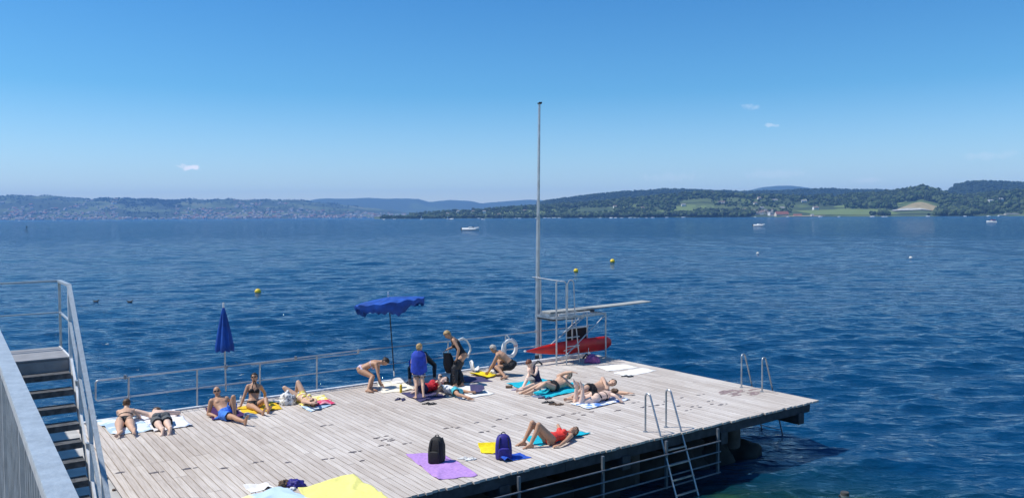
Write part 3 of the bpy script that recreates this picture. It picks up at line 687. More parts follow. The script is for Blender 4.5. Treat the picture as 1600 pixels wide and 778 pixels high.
for i, (x, y, s_) in enumerate(wet):
    mb = MB(); rr = G(x, y).y/FPX*s_; blob(mb, G(x, y), rr*.22+.02, rr*.8, .0045, i)
    mb.build('wet_mark', 'wet', deck, smooth=0)
    if i % 2: mb = MB(); blob(mb, G(x+s_*1.3, y-1.5), rr*.12+.015, rr*.45, .0045, i+90); mb.build('wet_mark', 'wet', deck, smooth=0)
mb = MB()
rw_ = random.Random(4)
for i in range(26):
    x = rw_.uniform(1128, 1186); y = 613-(x-1150)*.05+rw_.uniform(-4.5, 4.5)
    blob(mb, G(x, y), rw_.uniform(.03, .08), rw_.uniform(.10, .24), .0035+i*.00005, i+300)
mb.build('damp_patch', 'wet_red', deck, smooth=0)

# concrete quay beside the planking, terrace above, lake bed rocks
q_ = MB(); q_.dbox(AL-7, AL-.012, -6.5, BW+.1, -2.4, .0); qo = q_.build('concrete_quay', 'concrete', smooth=0); tag(qo, 'pale concrete quay slab left of the planks under the metal stair', 'quay')
bo = thing('edge_angle', DK(AL-.03, 3.5), 'thin rusty row of bolts along the joint of planks and concrete', 'edge strip')
MB().dbox(AL-.010, AL-.004, -.4, 4.4, -.05, .012).build('strip', 'dark_steel', bo, smooth=0)
for b_ in (1.9, 2.6, 3.35, 4.1): MB().tube([DK(AL-.05, b_, .0), DK(AL-.05, b_, .03)], .03, 8).build('bolt', 'brown', bo)
RA = V((.31, 0, 0))                                          # foreground railing line runs from here along U
def TR(s, side=0, z=0): return RA+U*s-W*side+V((0, 0, z))
tz = 4.22
t_ = MB(); t_.box(TR(7.5, 2.1, (tz-1.6)/2)+V((0, 0, 0)), 14.5, 2.0, (tz+1.6)/2, (U, W, Z)); t_.box(TR(18.3, .25, (tz+5.2)/2), 3.6, .12, (5.2-tz)/2+.01, (U, W, Z)); to = t_.build('terrace', 'concrete', smooth=0); tag(to, 'concrete terrace wall carrying the near railing, with an unseen parapet added for shade', 'terrace')  # far stretch and raised parapet added out of view to shade the quay
rk = random.Random(2)
def boulder(p, r, label):
    bm = bmesh.new(); bmesh.ops.create_icosphere(bm, subdivisions=3, radius=1)
    for v_ in bm.verts:
        n_ = noise.fractal(v_.co*1.1+p, 1, 2, 4); v_.co = v_.co*(1+.35*n_); v_.co = V((v_.co.x*r[0], v_.co.y*r[1], v_.co.z*r[2]))
    me = bpy.data.meshes.new('boulder'); bm.to_mesh(me); bm.free(); me.materials.append(M['rock']); me.polygons.foreach_set('use_smooth', [True]*len(me.polygons))
    o = bpy.data.objects.new('boulder', me); C.objects.link(o); o.location = p; tag(o, label, 'rock')
def RB_(a_, b_, r, label): p = DK(a_, b_); boulder(V((p.x, p.y, 0)), r, label)
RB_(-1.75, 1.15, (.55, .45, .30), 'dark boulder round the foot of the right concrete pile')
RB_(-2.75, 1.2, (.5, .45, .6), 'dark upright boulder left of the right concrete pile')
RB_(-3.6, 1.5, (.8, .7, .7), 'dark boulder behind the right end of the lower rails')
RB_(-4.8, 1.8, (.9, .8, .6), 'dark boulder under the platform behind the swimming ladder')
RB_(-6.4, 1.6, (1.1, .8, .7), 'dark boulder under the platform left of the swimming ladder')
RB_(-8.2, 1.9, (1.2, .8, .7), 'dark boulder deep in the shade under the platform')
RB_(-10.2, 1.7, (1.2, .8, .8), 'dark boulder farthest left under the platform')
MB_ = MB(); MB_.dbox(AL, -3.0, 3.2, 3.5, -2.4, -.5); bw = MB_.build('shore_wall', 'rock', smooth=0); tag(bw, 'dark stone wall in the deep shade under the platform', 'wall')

# lower rails under the front edge
lf = thing('lower_railing', DK(-7, -.02, -1.2), 'galvanised four bar railing hanging below the front edge of the platform', 'railing')
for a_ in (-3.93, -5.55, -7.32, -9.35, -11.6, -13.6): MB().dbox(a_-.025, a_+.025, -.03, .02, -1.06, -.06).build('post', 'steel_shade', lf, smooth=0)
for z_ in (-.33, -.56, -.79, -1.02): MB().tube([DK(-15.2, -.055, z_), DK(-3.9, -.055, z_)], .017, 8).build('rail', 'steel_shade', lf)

# swimming ladders
def ladder(org, out, side, wd, label, top=.84, run=1.15, drop=-2.1):
    r_ = thing('swimming_ladder', org-Z*0, label, 'ladder')
    pts_top = None
    for s_ in (0, 1):
        p = org+side*(wd*s_)
        a0 = p+Z*0; a1 = p+Z*(top-.08)
        c = arc(p+out*.075+Z*(top-.08), .075, math.pi, math.pi*.08, out, Z, 7)
        e = p+out*(run)+Z*drop
        MB().tube([a0, a1]+c[1:]+[e], .021, 10).build('rail', 'steel', r_)
        MB().tube([p+Z*.0, p+Z*.012], .05, 12).build('foot_plate', 'steel', r_)
    st = org+out*.15+Z*(top-.03); en = org+out*run+Z*drop; d = en-st
    z_ = -.28
    while z_ > drop+.1:
        t = (st.z-(org.z+z_))/(st.z-en.z); p = st+d*t
        MB().beam(p-side*.01, p+side*(wd+.01), .055, .022).build('rung', 'steel', r_, smooth=0); z_ -= .285
    return r_
ladder(DK(-5.56, .59), -U, W, .63, 'steel swimming ladder over the front edge with four rungs in view', run=1.24)
ladder(DK(-.33, 1.54), W, U, .66, 'steel swimming ladder over the far right edge, by the damp patch', run=1.18, top=.9)

# outer railing along the far edge
fr = thing('guard_railing', DK(-9, BW+.16, 0), 'thin galvanised two bar railing along the far edge of the platform', 'railing')
def FE(x, h=0): # point on the far edge at photo x
    d = RC @ V(((x-800)/FPX, 0, -1)); best = None
    # intersect vertical plane b = BW+.17 with the view column x
    lo_, hi_ = -17.5, .5
    for _ in range(40):
        m_ = (lo_+hi_)/2; p = DK(m_, BW+.17, h); q = RC.transposed() @ (p-CAM); px = 800+FPX*q.x/-q.z
        if px < x: lo_ = m_
        else: hi_ = m_
    return DK(m_, BW+.17, h)
for x in (201, 308, 406, 495, 700, 790): MB().tube([FE(x, -.12), FE(x, .92)], .022, 8).build('post', 'steel_far', fr)
l0 = FE(151)
MB().tube([FE(405, .46), FE(201, .46)]+[FE(160, .46)]+arc(FE(154, .52), .06, -math.pi/2, -math.pi, W, Z, 4)+arc(FE(154, .86), .06, math.pi, math.pi/2, W, Z, 4)+[FE(201, .92), FE(406, .92)], .019, 8).build('top_rail', 'steel_far', fr)
MB().tube([FE(392, .89), FE(560, .87)], .016, 8).build('rail_sleeve', 'steel_far', fr)
MB().tube([FE(406, .92), FE(560, .95), FE(700, .93), FE(790, .93), FE(925, .93)], .017, 8).build('top_rail', 'steel_far', fr)
MB().tube([FE(406, .46), FE(560, .47), FE(700, .46), FE(925, .46)], .015, 8).build('middle_rail', 'steel_far', fr)
for x in (196, 462, 560): MB().box(FE(x, .93), .03, .03, .05).build('clamp', 'steel', fr, smooth=0)

# lifebuoy
lb = thing('lifebuoy', FE(793, .4), 'white lifebuoy hanging on the railing behind the crouching man', 'lifebuoy')
cc = FE(794, .50)-U*.07; mb = MB(); rs = []
for i in range(28):
    t = 2*math.pi*i/28; c = cc+W*(.25*math.cos(t))+Z*(.25*math.sin(t)); rd = (W*math.cos(t)+Z*math.sin(t))
    rs.append([c+rd*(.056*math.cos(u))+U*(.05*math.sin(u)) for u in np.linspace(0, 2*math.pi, 11)[:-1]])
mb.rings(rs+[rs[0]], cap=False); mb.build('ring', 'white_plastic', lb)
for t in (.3, 1.9, 3.5, 5.0):
    c = cc+W*(.25*math.cos(t))+Z*(.25*math.sin(t)); rd = (W*math.cos(t)+Z*math.sin(t)); tg = W*-math.sin(t)+Z*math.cos(t)
    MB().rings([[c+tg*s_+rd*(.061*math.cos(u))+U*(.055*math.sin(u)) for u in np.linspace(0, 2*math.pi, 11)[:-1]] for s_ in (-.022, .022)]).build('band', mat('faded_pink', (.62, .42, .38), .8) if t == .3 else 'band_grey' in M and M['band_grey'] or M['white_cloth'], lb)
MB().tube([FE(791, .92)-U*.03, cc+Z*.31], .02, 8).build('hook', 'white_plastic', lb)
MB().tube([cc+W*(.33*math.cos(t))+Z*(.33*math.sin(t))+U*.01 for t in np.linspace(-1.2, 1.3, 10)], .008, 6).build('grab_line', 'white_cloth', lb)
# curved white hose behind the standing woman
c = FE(722, .5); hs_ = MB().tube([FE(716, .93), FE(723, .97), FE(729, .90), FE(734, .72), FE(735, .58), FE(732, .46), FE(731, .36)], .03, 8).build('hose', 'white_plastic'); tag(hs_, 'curved white hose hooked over the railing behind the woman in black', 'hose')

# flagpole
fp = thing('flagpole', DK(-2.05, 8.95, 0), 'tall thin steel flagpole standing bare behind the diving tower', 'flagpole')
b0 = DK(-2.05, 8.95, -.4); hgt = 8.2; lean = X*.115
def fpz(h): return DK(-2.05, 8.95, h)+lean*(h/8.2)
MB().tube([b0, fpz(4.55)], .058, 14).build('lower_pole', 'steel_far', fp)
MB().tube([fpz(4.5), fpz(4.62)], .063, 14).build('collar', 'steel', fp)
MB().tube([fpz(4.6), fpz(hgt)], [.042, .03], 12).build('upper_pole', 'steel_far', fp)
MB().tube([fpz(hgt), fpz(hgt+.03)], .07, 14).build('cap', 'rubber', fp)
MB().box(fpz(hgt+.04)+X*.03, .05, .02, .02).build('pulley', 'rubber', fp)
MB().tube([fpz(1.2)-X*.07, fpz(hgt)-X*.04], .005, 5).build('halyard', 'white_cloth', fp)
for h in (.9, 1.9, 2.6): MB().box(fpz(h)-X*.06, .025, .03, .05).build('cleat', 'steel', fp, smooth=0)
MB().tube([DK(-1.93, 8.95, -.3), DK(-1.93, 8.95, 2.7)], .035, 10).build('stay_post', 'steel', fp)
MB().box(DK(-1.99, 8.95, .06), .12, .12, .06).build('base_bracket', 'dark_steel', fp, smooth=0)

# diving tower (a along the board, b away from the viewer)
TO = (-2.25, 7.70)
def TW(a, b, z): return DK(TO[0]+a, TO[1]+b, z)
dt = thing('diving_tower', TW(1, .5, 0), 'grey steel diving tower with a springboard reaching right over the lake', 'diving tower')
def tt(pts, r, name='brace', m='steel_far'): return MB().tube(pts, r, 8).build(name, m, dt)
tt([TW(0, 0, 0), TW(0, 0, 2.58)], .027, 'leg'); tt([TW(2.05, 0, 0), TW(2.05, 0, 1.47)], .027, 'leg')
tt([TW(.05, .85, 0), TW(.05, .85, 2.6)], .022, 'leg'); tt([TW(2.0, .85, 0), TW(2.0, .85, 1.47)], .022, 'leg'); tt([TW(1.35, .85, .05), TW(1.35, .85, 1.47)], .026, 'leg')
# handrails: one from the flagpole over the front leg down the ladder, one hoop on the right
tt([TW(-.1, 1.1, 2.68), TW(.02, .9, 2.66), TW(.20, .1, 2.60)]+arc(TW(.25, -.02, 2.5), .1, math.pi/2, 0, (W*.8-U*.6).normalized(), Z, 5)+[TW(.30, -.12, .0)], .019, 'handrail')
tt([TW(0, 0, 2.58), TW(.2, .1, 2.60)], .019, 'handrail')
tt([TW(.54, .12, 1.5), TW(.55, .12, 2.5)]+arc(TW(.64, .06, 2.52), .09, math.pi, 0, (W*.8-U*.3).normalized(), Z, 7)+[TW(.75, -.0, 1.5), TW(.86, -.10, 0)], .019, 'handrail')
for z_ in (.28, .56, .84, 1.12, 1.36): MB().beam(TW(.30, -.11, z_), TW(.85, -.09, z_), .05, .02).build('rung', 'steel_far', dt, smooth=0)
MB().box(TW(.38, .45, 1.47), .50, .46, .035, (W, U, Z)).build('platform', 'steel', dt, smooth=0)
MB().box(TW(.38, .45, 1.41), .46, .42, .03, (W, U, Z)).build('platform_frame', 'dark_steel', dt, smooth=0)
for (p, q) in (((0, 0, 1.45), (2.05, 0, 1.46)), ((0, .85, 1.45), (2.05, .85, 1.46)), ((2.05, 0, 1.45), (2.0, .85, 1.45)), ((0, 0, 1.38), (.05, .85, 1.38)), ((1.1, 0, 1.40), (1.1, .85, 1.40))):
    MB().beam(TW(*p), TW(*q), .05, .07).build('cross_bar', 'steel', dt, smooth=0)
tt([TW(.1, 0, .85), TW(1.15, .0, 1.42)], .02); tt([TW(.35, .0, .25), TW(2.0, .0, 1.40)], .02); tt([TW(.3, .0, .42), TW(.85, .0, .5)], .014); tt([TW(.0, 0, .22), TW(.86, -.04, .32)], .014)
tt([TW(.3, .85, .4), TW(1.9, .85, 1.4)], .018)
sp = MB(); n = 14
for i in range(n):
    pass
rs = []
for i in range(n+1):
    t = i/n; a_ = -.08+4.42*t; z_ = 1.63+.05*t-.012*math.sin(t*3.1); th = .035-.012*t
    rs.append([TW(a_, .42-.22, z_-th), TW(a_, .42+.22, z_-th), TW(a_, .42+.22, z_+th*.3), TW(a_, .42-.22, z_+th*.3)])
sp.rings(rs).build('springboard', mat('board_grip', (.36, .36, .34), .85, var=.15, scale=12, bump=.2), dt, smooth=0)
MB().box(TW(1.55, .42, 1.555), .18, .24, .04, (W, U, Z)).build('fulcrum', 'dark_steel', dt, smooth=0)
MB().box(TW(.12, .42, 1.545), .26, .24, .04, (W, U, Z)).build('board_anchor', 'steel', dt, smooth=0)
for b_ in (.15, .69): MB().beam(TW(.2, b_, 1.53), TW(1.5, b_, 1.55), .04, .05).build('board_rail', 'white_paint', dt, smooth=0)
bx = MB().box(TW(1.67, .98, .69), .46, .02, .22, (W, U, Z)); bo_ = bx.build('notice_board_back', 'black', dt, smooth=0)
MB().box(TW(1.67, .965, .925), .48, .03, .015, (W, U, Z)).build('board_rim', 'steel_far', dt, smooth=0)
tt([TW(1.2, .98, .0), TW(1.2, .98, .95)], .015, 'board_post')

# red rescue board on its side in a rack
kb = thing('rescue_board', TW(.5, .35, 0), 'long red rescue board lying on its edge in the rack of the diving tower', 'rescue board')
rs = []; n = 26
for i in range(n+1):
    t = i/n; a_ = -.94+3.56*t; wd = .23*min(1, (math.sin(min(1, t/.62)*math.pi/2))**.85)*(1 if t < .9 else math.sqrt(max(.05, 1-((t-.9)/.1)**2*.75))); wd = max(.012, wd)
    zc = .40+.02*t+.08*(1-t)**2; th = .085*min(1, .15+t*3)*(1 if t < .93 else .7)
    c = TW(a_, .38+.02*t, zc)
    rs.append([c+Z*(wd*math.sin(u))*(.55+.45*abs(math.sin(u))) + U*(th*math.cos(u)) for u in np.linspace(0, 2*math.pi, 17)[:-1]])
MB().rings(rs).build('hull', 'red_kayak', kb)
MB().ell(TW(-.93, .38, .485), (.05, .03, .03), (W, U, Z)).build('nose_cap', 'white_plastic', kb)
for a_ in (-.45, 1.55):
    MB().tube([TW(a_, .28, .14), TW(a_, .27, .36)], .010, 6).build('strap', 'white_cloth', kb)
    MB().tube([TW(a_-.16, .36, .02), TW(a_, .36, .14), TW(a_+.16, .36, .02)], .03, 8).build('cradle', 'dark_steel', kb)
sb = MB(); sb.dbox(TO[0]-.45, TO[0]+1.9, BW-.28, BW-.1, .004, .09); o = sb.build('white_bench_plank', 'white_paint', smooth=0); tag(o, 'long white plank lying on the deck behind the red rescue board', 'plank')

# umbrellas
uc = thing('closed_parasol', FE(353, .3), 'closed dark blue parasol clamped upright to the railing', 'parasol')
top = FE(349, 2.45); bot = FE(353, .30); dd = (top-bot).normalized()
MB().tube([bot, top], .02, 8).build('pole', 'steel_far', uc)
rs = []
for i in range(13):
    t = i/12; c = top-dd*(.06+1.08*t); r_ = .02+.20*t**.85-(.02 if i == 12 else 0)
    rs.append([c+X*((r_*(1+.16*math.sin(8*a_+t)))*math.cos(a_))+Y*((r_*(1+.16*math.sin(8*a_+t)))*math.sin(a_))-Z*(.018*math.sin(8*a_+t)*t**3) for a_ in np.linspace(0, 2*math.pi, 49)[:-1]])
MB().rings(rs).build('canopy', 'blue_canvas', uc); MB().tube([top-dd*.06, top+dd*.06], .022, 8).build('finial', 'white_plastic', uc)
MB().box(FE(353, .9), .03, .05, .05).build('clamp', 'steel', uc, smooth=0)

uo = thing('open_parasol', FE(616, .1), 'open blue parasol with a tattered tilted canopy over the railing', 'parasol')
bot = FE(616, .12); top = FE(607, 2.42)-U*.0; pd = (top-bot).normalized()
MB().tube([bot, top], .017, 8).build('pole', 'dark_steel', uo); MB().tube([bot-pd*.02, bot+pd*.14], .022, 8).build('pole_end', 'white_plastic', uo)
MB().tube([top-pd*.35, top-pd*.02], .022, 8).build('hub_tube', 'white_plastic', uo); MB().tube([top, top+pd*.09], .02, 8).build('finial', 'white_plastic', uo)
ax = V((-.11, .05, 1)).normalized(); e1 = (X-ax*X.dot(ax)).normalized(); e2 = ax.cross(e1)
hub = top-pd*.06; ru = random.Random(9); nr, na = 12, 64; rad_ = 1.0; sag = [ru.uniform(.1, 1.9) for _ in range(9)]; sag[8] = sag[0]
def canopy(i, j, off=0):
    a_ = 2*math.pi*i/na; g = a_/(2*math.pi)*8; k = int(g) % 8; fr_ = g-int(g); sc_ = math.sin(fr_*math.pi)
    t = min(1, j/nr); r_ = rad_*t*(1-.07*sc_*t)
    z_ = -.13*t**1.3-.015*sc_*sag[k]*t+.02*math.sin(a_*13+t*7)*t+.05*noise.noise(V((math.cos(a_)*2, math.sin(a_)*2, 3)))*t
    if j > nr: z_ -= (j-nr)*(.05+.06*sag[k])*(1+.14*math.sin(a_*9+k)+.1*math.sin(a_*31)); r_ -= .015*(j-nr)
    return hub+e1*(r_*math.cos(a_))+e2*(r_*math.sin(a_))+ax*(z_+off)
cm = MB(); vs = [canopy(i, j) for j in range(0, nr+3) for i in range(na)]; cm.add(vs, [(j*na+i, j*na+(i+1) % na, (j+1)*na+(i+1) % na, (j+1)*na+i) for j in range(nr+2) for i in range(na)])
co = cm.build('canopy', 'blue_canvas', uo, smooth=60); md = co.modifiers.new('Solidify', 'SOLIDIFY'); md.thickness = .006
for k in range(8):
    a_ = 2*math.pi*k/8; pe = hub+e1*(math.cos(a_)*.93)+e2*(math.sin(a_)*.93)-ax*.15
    pm_ = hub+e1*(math.cos(a_)*.5)+e2*(math.sin(a_)*.5)-ax*.08
    MB().tube([hub-ax*.03, pm_, pe], .006, 6).build('rib', 'white_plastic', uo)
    MB().tube([hub-pd*.33, pm_], .005, 6).build('strut', 'steel_far', uo)

# ================================================================ METAL STAIR
st = thing('metal_stair', V((-6, 11, DZ)), 'grey galvanised stair with a landing, left of the platform, descending to the quay', 'stair')
LR = V((-6.70, 12.0, 3.78))                # near right corner of the landing
def SS(s, side=0, dz=0): return LR-U*s-W*side+Z*(-.80*max(0, s) + dz)   # down the flight
WDT = 1.22
M['tread'] = mat('shaded_steel_tread', (.10, .105, .115), .7, .4, var=.35, scale=14, bump=.3)  # terrace shade on the flight is put into the tread colour
M['landing'] = mat('landing_plate', (.30, .30, .31), .65, .3, var=.12, scale=6, bump=.15)
MB().box(LR+U*.6-W*(WDT/2)-Z*.02, .60, WDT/2, .02, (U, W, Z)).build('landing', 'landing', st, smooth=0)
MB().box(LR+U*.02-W*(WDT/2)-Z*.13, .02, WDT/2, .11, (U, W, Z)).build('landing_lip', 'landing', st, smooth=0)
MB().box(LR+U*1.18-W*(WDT/2)-Z*.10, .02, WDT/2, .08, (U, W, Z)).build('landing_lip', 'steel', st, smooth=0)
MB().box(LR+U*.6+W*.015-Z*.10, .62, .012, .11, (U, W, Z)).build('landing_edge', 'white_paint', st, smooth=0)
for k in range(12):
    s = .02+.25*k; z_ = 3.78-.2*(k+1)
    p = LR-U*(s+.13)-W*(WDT/2)
    tr = MB().box(V((p.x, p.y, z_-.02)), .135, WDT/2-.01, .018, (U, W, Z)).build('tread', 'tread', st, smooth=0)
    pl = p-U*.135; MB().box(V((pl.x, pl.y, z_-.04)), .006, WDT/2-.01, .042, (U, W, Z)).build('nosing', 'tread', tr, smooth=0)
for side in (-.03, WDT+.03):
    mb = MB(); mb.beam(SS(0, side, -.10), SS(3.1, side, -.10), .03, .22); mb.build('stringer', 'white_paint' if side < 0 else 'steel', st, smooth=0)
# right handrail: wide flat bar, bent at the landing, with posts and a mid rail
hr = -.03; HT = 1.10
def flat(p, q, w_=.06, h_=.035, name='handrail', m='rail_top'): return MB().beam(p, q, w_, h_).build(name, m, st, smooth=0)
c0 = LR+U*1.18-W*hr+Z*(HT-.03); c1 = LR-W*hr+Z*(HT-.02)
flat(c0, c1); flat(c1-Z*.002, SS(3.15, hr, HT))
flat(c0-W*3.0, c0, .06, .03)
flat(LR+U*1.18-W*(hr+3)+Z*.56, LR+U*1.18-W*hr+Z*.56, .035, .02, 'middle_rail'); flat(LR+U*1.18-W*hr+Z*.56, LR+U*.02-W*hr+Z*.54, .035, .02, 'middle_rail')
flat(LR-W*hr+Z*.54, SS(3.1, hr, .52), .04, .03, 'middle_rail')
MB().beam(c0-Z*.02, LR+U*1.18-W*hr-Z*.1, .035, .035, up=U).build('post', 'steel', st, smooth=0)
MB().beam(c1-Z*.02, LR-W*hr-Z*.2, .045, .045, up=U).build('post', 'white_paint', st, smooth=0)
for s in (.9, 1.8, 2.7): MB().beam(SS(s, hr, HT-.02), SS(s, hr, -.25), .05, .02, up=U).build('post', 'white_paint', st, smooth=0)
for s in (.45, 1.35, 2.25, 3.0): MB().box(SS(s, hr-.01, .02), .05, .02, .05, (U, W, Z)).build('bracket', 'steel', st, smooth=0)
MB().tube([LR+U*1.1-W*.62-Z*.1, V(((LR+U*1.1-W*.62).x, (LR+U*1.1-W*.62).y, DZ))], .022, 8).build('support_post', 'steel', st)
lp = LR+U*1.18-W*(hr+3.0); MB().beam(lp+Z*(HT-.03), lp-Z*.2, .035, .035, up=U).build('post', 'steel', st, smooth=0)

# ================================================================ NEAR RAILING
RU = V((-.57544, .81784, 0)); RW = V((.81784, .57544, 0))
def TRR(s, side=0, z=0): return V((-.935858, 1.701394, 0))+RU*(s-2.1)-RW*side+Z*z
nr_ = thing('near_railing', TRR(2, 0, tz), 'close galvanised railing with a broad flat top and thin bars, at the left edge', 'railing')
rz = 5.25
MB().box(TRR(5.2, .028, rz-.006), 7.2, .0285, .006, (RU, RW, Z)).build('top_bar', 'rail_top', nr_, smooth=0)
MB().box(TRR(5.2, .050, rz-.030), 7.2, .004, .018, (RU, RW, Z)).build('top_bar_lip', 'steel', nr_, smooth=0)
MB().box(TRR(5.2, .028, tz+.13), 7.2, .02, .005, (RU, RW, Z)).build('bottom_bar', 'steel', nr_, smooth=0)
s = 1.7
k = 0
while s < 9.3:
    big = k % 12 == 5
    MB().box(TRR(s, .028, (rz+tz)/2+.05), .004 if not big else .008, .012 if not big else .022, (rz-tz)/2-.07, (RU, RW, Z)).build('post' if big else 'bar', 'steel', nr_, smooth=0)
    s += .085; k += 1
# stub pile near the shore
sp_ = thing('mooring_pile', G(1320, 778, -.0, 0), 'short grey mooring pile at the bottom edge of the picture', 'pile')
pp = G(1320, 768, .35, 0); MB().tube([V((pp.x, pp.y, -1.5)), pp-Z*.03, pp], [.085, .085, .08], 14).build('post', 'dark_concrete', sp_)
MB().tube([pp-Z*.08-X*.12, pp-Z*.08-X*.06], .02, 8).build('ring_bolt', 'dark_steel', sp_)
MB().tube([pp-Z*.10, pp-Z*.06], .092, 14).build('band', 'steel', sp_)

# ================================================================ TOWELS AND THINGS ON THE DECK
def towel(name, px, m, label, cat='towel', amp=.012, seed=0, n=34, curl=.0, pts=None, lift=.006, group=None):
    q = [G(*c) for c in px]; rnd = random.Random(seed)
    L1 = ((q[1]-q[0]).length+(q[2]-q[3]).length)/2; L2 = ((q[3]-q[0]).length+(q[2]-q[1]).length)/2
    th = rnd.uniform(0, 3)
    def fn(i, j):
        p = q[0]*(1-i)*(1-j)+q[1]*i*(1-j)+q[2]*i*j+q[3]*(1-i)*j
        e = noise.noise(V((i*3+seed*7, j*3, 1.7)))*.05; e2 = noise.noise(V((i*3, j*3+seed*5, 7.7)))*.05
        p = p+(q[1]-q[0])*(e*(abs(i-.5)*2)**2)+(q[3]-q[0])*(e2*(abs(j-.5)*2)**2)
        x = i*L1; y = j*L2; s_ = x*math.cos(th)+y*math.sin(th)
        f = abs(noise.noise(V((x*2.2+seed*3, y*2.2, seed))))**1.0
        rg = max(0, 1-abs(noise.noise(V((x*1.3+9+seed, y*1.3, seed*2)))*5.5))
        p = p+Z*(lift+amp*1.6*(f*1.4+rg*1.7)*(1+curl*3*max(abs(i-.5), abs(j-.5))))
        return p
    mb = MB(); mb.grid(fn, n, n); o = mb.build(name, m, smooth=80)
    md = o.modifiers.new('Solidify', 'SOLIDIFY'); md.thickness = .005; md.offset = 1
    return tag(o, label, cat, group)
def tm(name, c, v=.12): return mat(name, c, .95, var=v, scale=18, bump=.3, bscale=60)
T_cyan = tm('cyan_terry', (.0, .42, .55), .15); T_yel = tm('yellow_terry', (.80, .52, .02)); T_yel2 = tm('bright_yellow_terry', (.85, .66, .01)); T_pale = tm('pale_yellow_terry', (.82, .77, .24), .06)
T_lil = tm('lilac_terry', (.46, .26, .62), .14); T_navy = tm('navy_terry', (.055, .05, .13)); T_purple = tm('dark_purple_terry', (.055, .012, .09)); T_white = tm('white_terry', (.82, .80, .77), .06)
T_cream = tm('cream_terry', (.84, .78, .64), .05); T_blue = tm('royal_blue_terry', (.02, .09, .50), .2)
T_lb = patt('light_blue_printed_terry', (.40, .56, .72), (.70, .78, .84), 3.0, .5); T_bw = patt('blue_white_printed_terry', (.10, .25, .68), (.78, .82, .88), 5.5, .47)
T_wb = patt('white_blue_printed_terry', (.30, .42, .70), (.80, .80, .84), 6, .36); T_sky = patt('sky_blue_yellow_terry', (.50, .66, .84), (.80, .78, .42), 1.7, .62)
T_mag = patt('magenta_printed_terry', (.62, .03, .12), (.75, .35, .42), 9, .55)
T_pal = patt('yellow_white_terry', (.82, .68, .12), (.85, .82, .6), 9, .5)
towel('beach_towel', [(150, 659.6), (211, 650), (240, 673), (177, 680)], T_lb, 'light blue printed towel under the woman at the far left', amp=.015, seed=1)
towel('beach_towel', [(214, 652), (274, 643), (301, 666), (241, 675)], T_wb, 'white towel with faint blue print under the man in grey shorts', amp=.018, seed=2)
towel('beach_towel', [(320, 638), (352, 632.5), (391, 650), (331, 657)], T_purple, 'dark purple towel under the man in bright blue shorts', amp=.012, seed=3)
towel('beach_towel', [(368, 636.5), (425, 627.5), (442, 638.5), (386, 648.5)], T_yel, 'golden yellow towel under the woman in the black bikini', amp=.010, seed=4)
towel('beach_towel', [(459, 624.5), (507, 618), (520, 628), (472, 638)], T_pal, 'yellow and white towel under the sunbather with one knee raised', amp=.012, seed=5)
towel('beach_towel', [(470, 637), (505, 630), (518, 634), (486, 643.5)], T_lb, 'pale blue towel corner in front of the sunbather with one knee raised', amp=.010, seed=6, lift=.016)
towel('beach_towel', [(482, 632), (516, 626), (524, 632), (492, 637)], T_mag, 'crumpled magenta towel under the head of the sunbather with one knee raised', amp=.014, seed=7, lift=.03)
towel('beach_towel', [(587, 597), (631, 596), (648, 608.5), (599, 614.5)], T_cream, 'cream towel spread in front of the bending woman', amp=.008, seed=8)
towel('beach_towel', [(626, 615), (672, 608.5), (698, 620.5), (657, 628.5)], T_navy, 'dark navy towel under the feet of the standing boy', amp=.008, seed=9)
towel('beach_towel', [(684, 607), (738, 603.5), (774, 615.5), (721, 624.5)], T_white, 'white towel under the child in turquoise shorts', amp=.010, seed=10, lift=.012)
towel('folded_cloth', [(733, 608), (747, 606.5), (758, 615), (738, 617.5)], T_navy, 'crumpled navy cloth on the white towel by the child', 'cloth', amp=.045, seed=11, lift=.03)
towel('beach_towel', [(733, 585.5), (752, 581), (777, 587), (760, 592.5)], T_yel2, 'bright yellow towel under the hand of the crouching man', amp=.022, seed=12, lift=.02)
towel('beach_towel', [(792, 600), (850, 591.5), (872, 598), (815, 609)], T_cyan, 'short cyan towel under the red haired reader', amp=.010, seed=13)
towel('beach_towel', [(830, 613), (902, 597), (922, 606.5), (853, 623)], T_cyan, 'long cyan towel under the reclining man with an arm over his head', amp=.008, seed=14, lift=.010)
towel('beach_towel', [(892, 631), (957, 616.5), (985, 624.5), (920, 639.5)], T_bw, 'blue and white printed towel under the couple', amp=.010, seed=15)
towel('beach_towel', [(816, 685), (897, 671.5), (923, 677.5), (845, 697)], T_cyan, 'cyan towel under the woman in the red swimsuit', amp=.009, seed=16)
towel('beach_towel', [(635, 711.5), (692, 709), (747, 743), (685, 749.5)], T_lil, 'lilac towel under the black backpack near the front edge', amp=.010, seed=17)
towel('beach_towel', [(747, 698), (776, 695), (776, 710), (752, 708)], T_yel2, 'small crumpled yellow towel left of the blue backpack', amp=.03, seed=18)
towel('beach_towel', [(771, 714), (812, 708), (830, 715), (788, 722.5)], T_blue, 'royal blue towel under the blue backpack', amp=.028, seed=19)
towel('beach_towel', [(466, 763.5), (552, 742), (610, 780), (500, 802)], T_pale, 'large pale yellow towel at the front left edge', amp=.013, seed=20, n=50)
towel('beach_towel', [(364, 780), (440, 761.5), (490, 780), (420, 810)], T_sky, 'sky blue towel with a yellow motif left of the pale yellow towel', amp=.012, seed=21, n=44)
towel('beach_towel', [(381, 762), (417, 753.5), (428, 762), (392, 770.5)], T_white, 'small white towel by the sky blue towel', amp=.02, seed=22)
towel('beach_towel', [(930.5, 573), (976, 569), (997.5, 574), (951, 580)], T_white, 'plain white towel, the farther of two lying flat near the far corner', amp=.003, seed=23)
towel('beach_towel', [(958.5, 582.5), (1004.5, 575), (1028, 579), (979, 588)], T_white, 'plain white towel, the nearer of two lying flat near the far corner', amp=.003, seed=24)
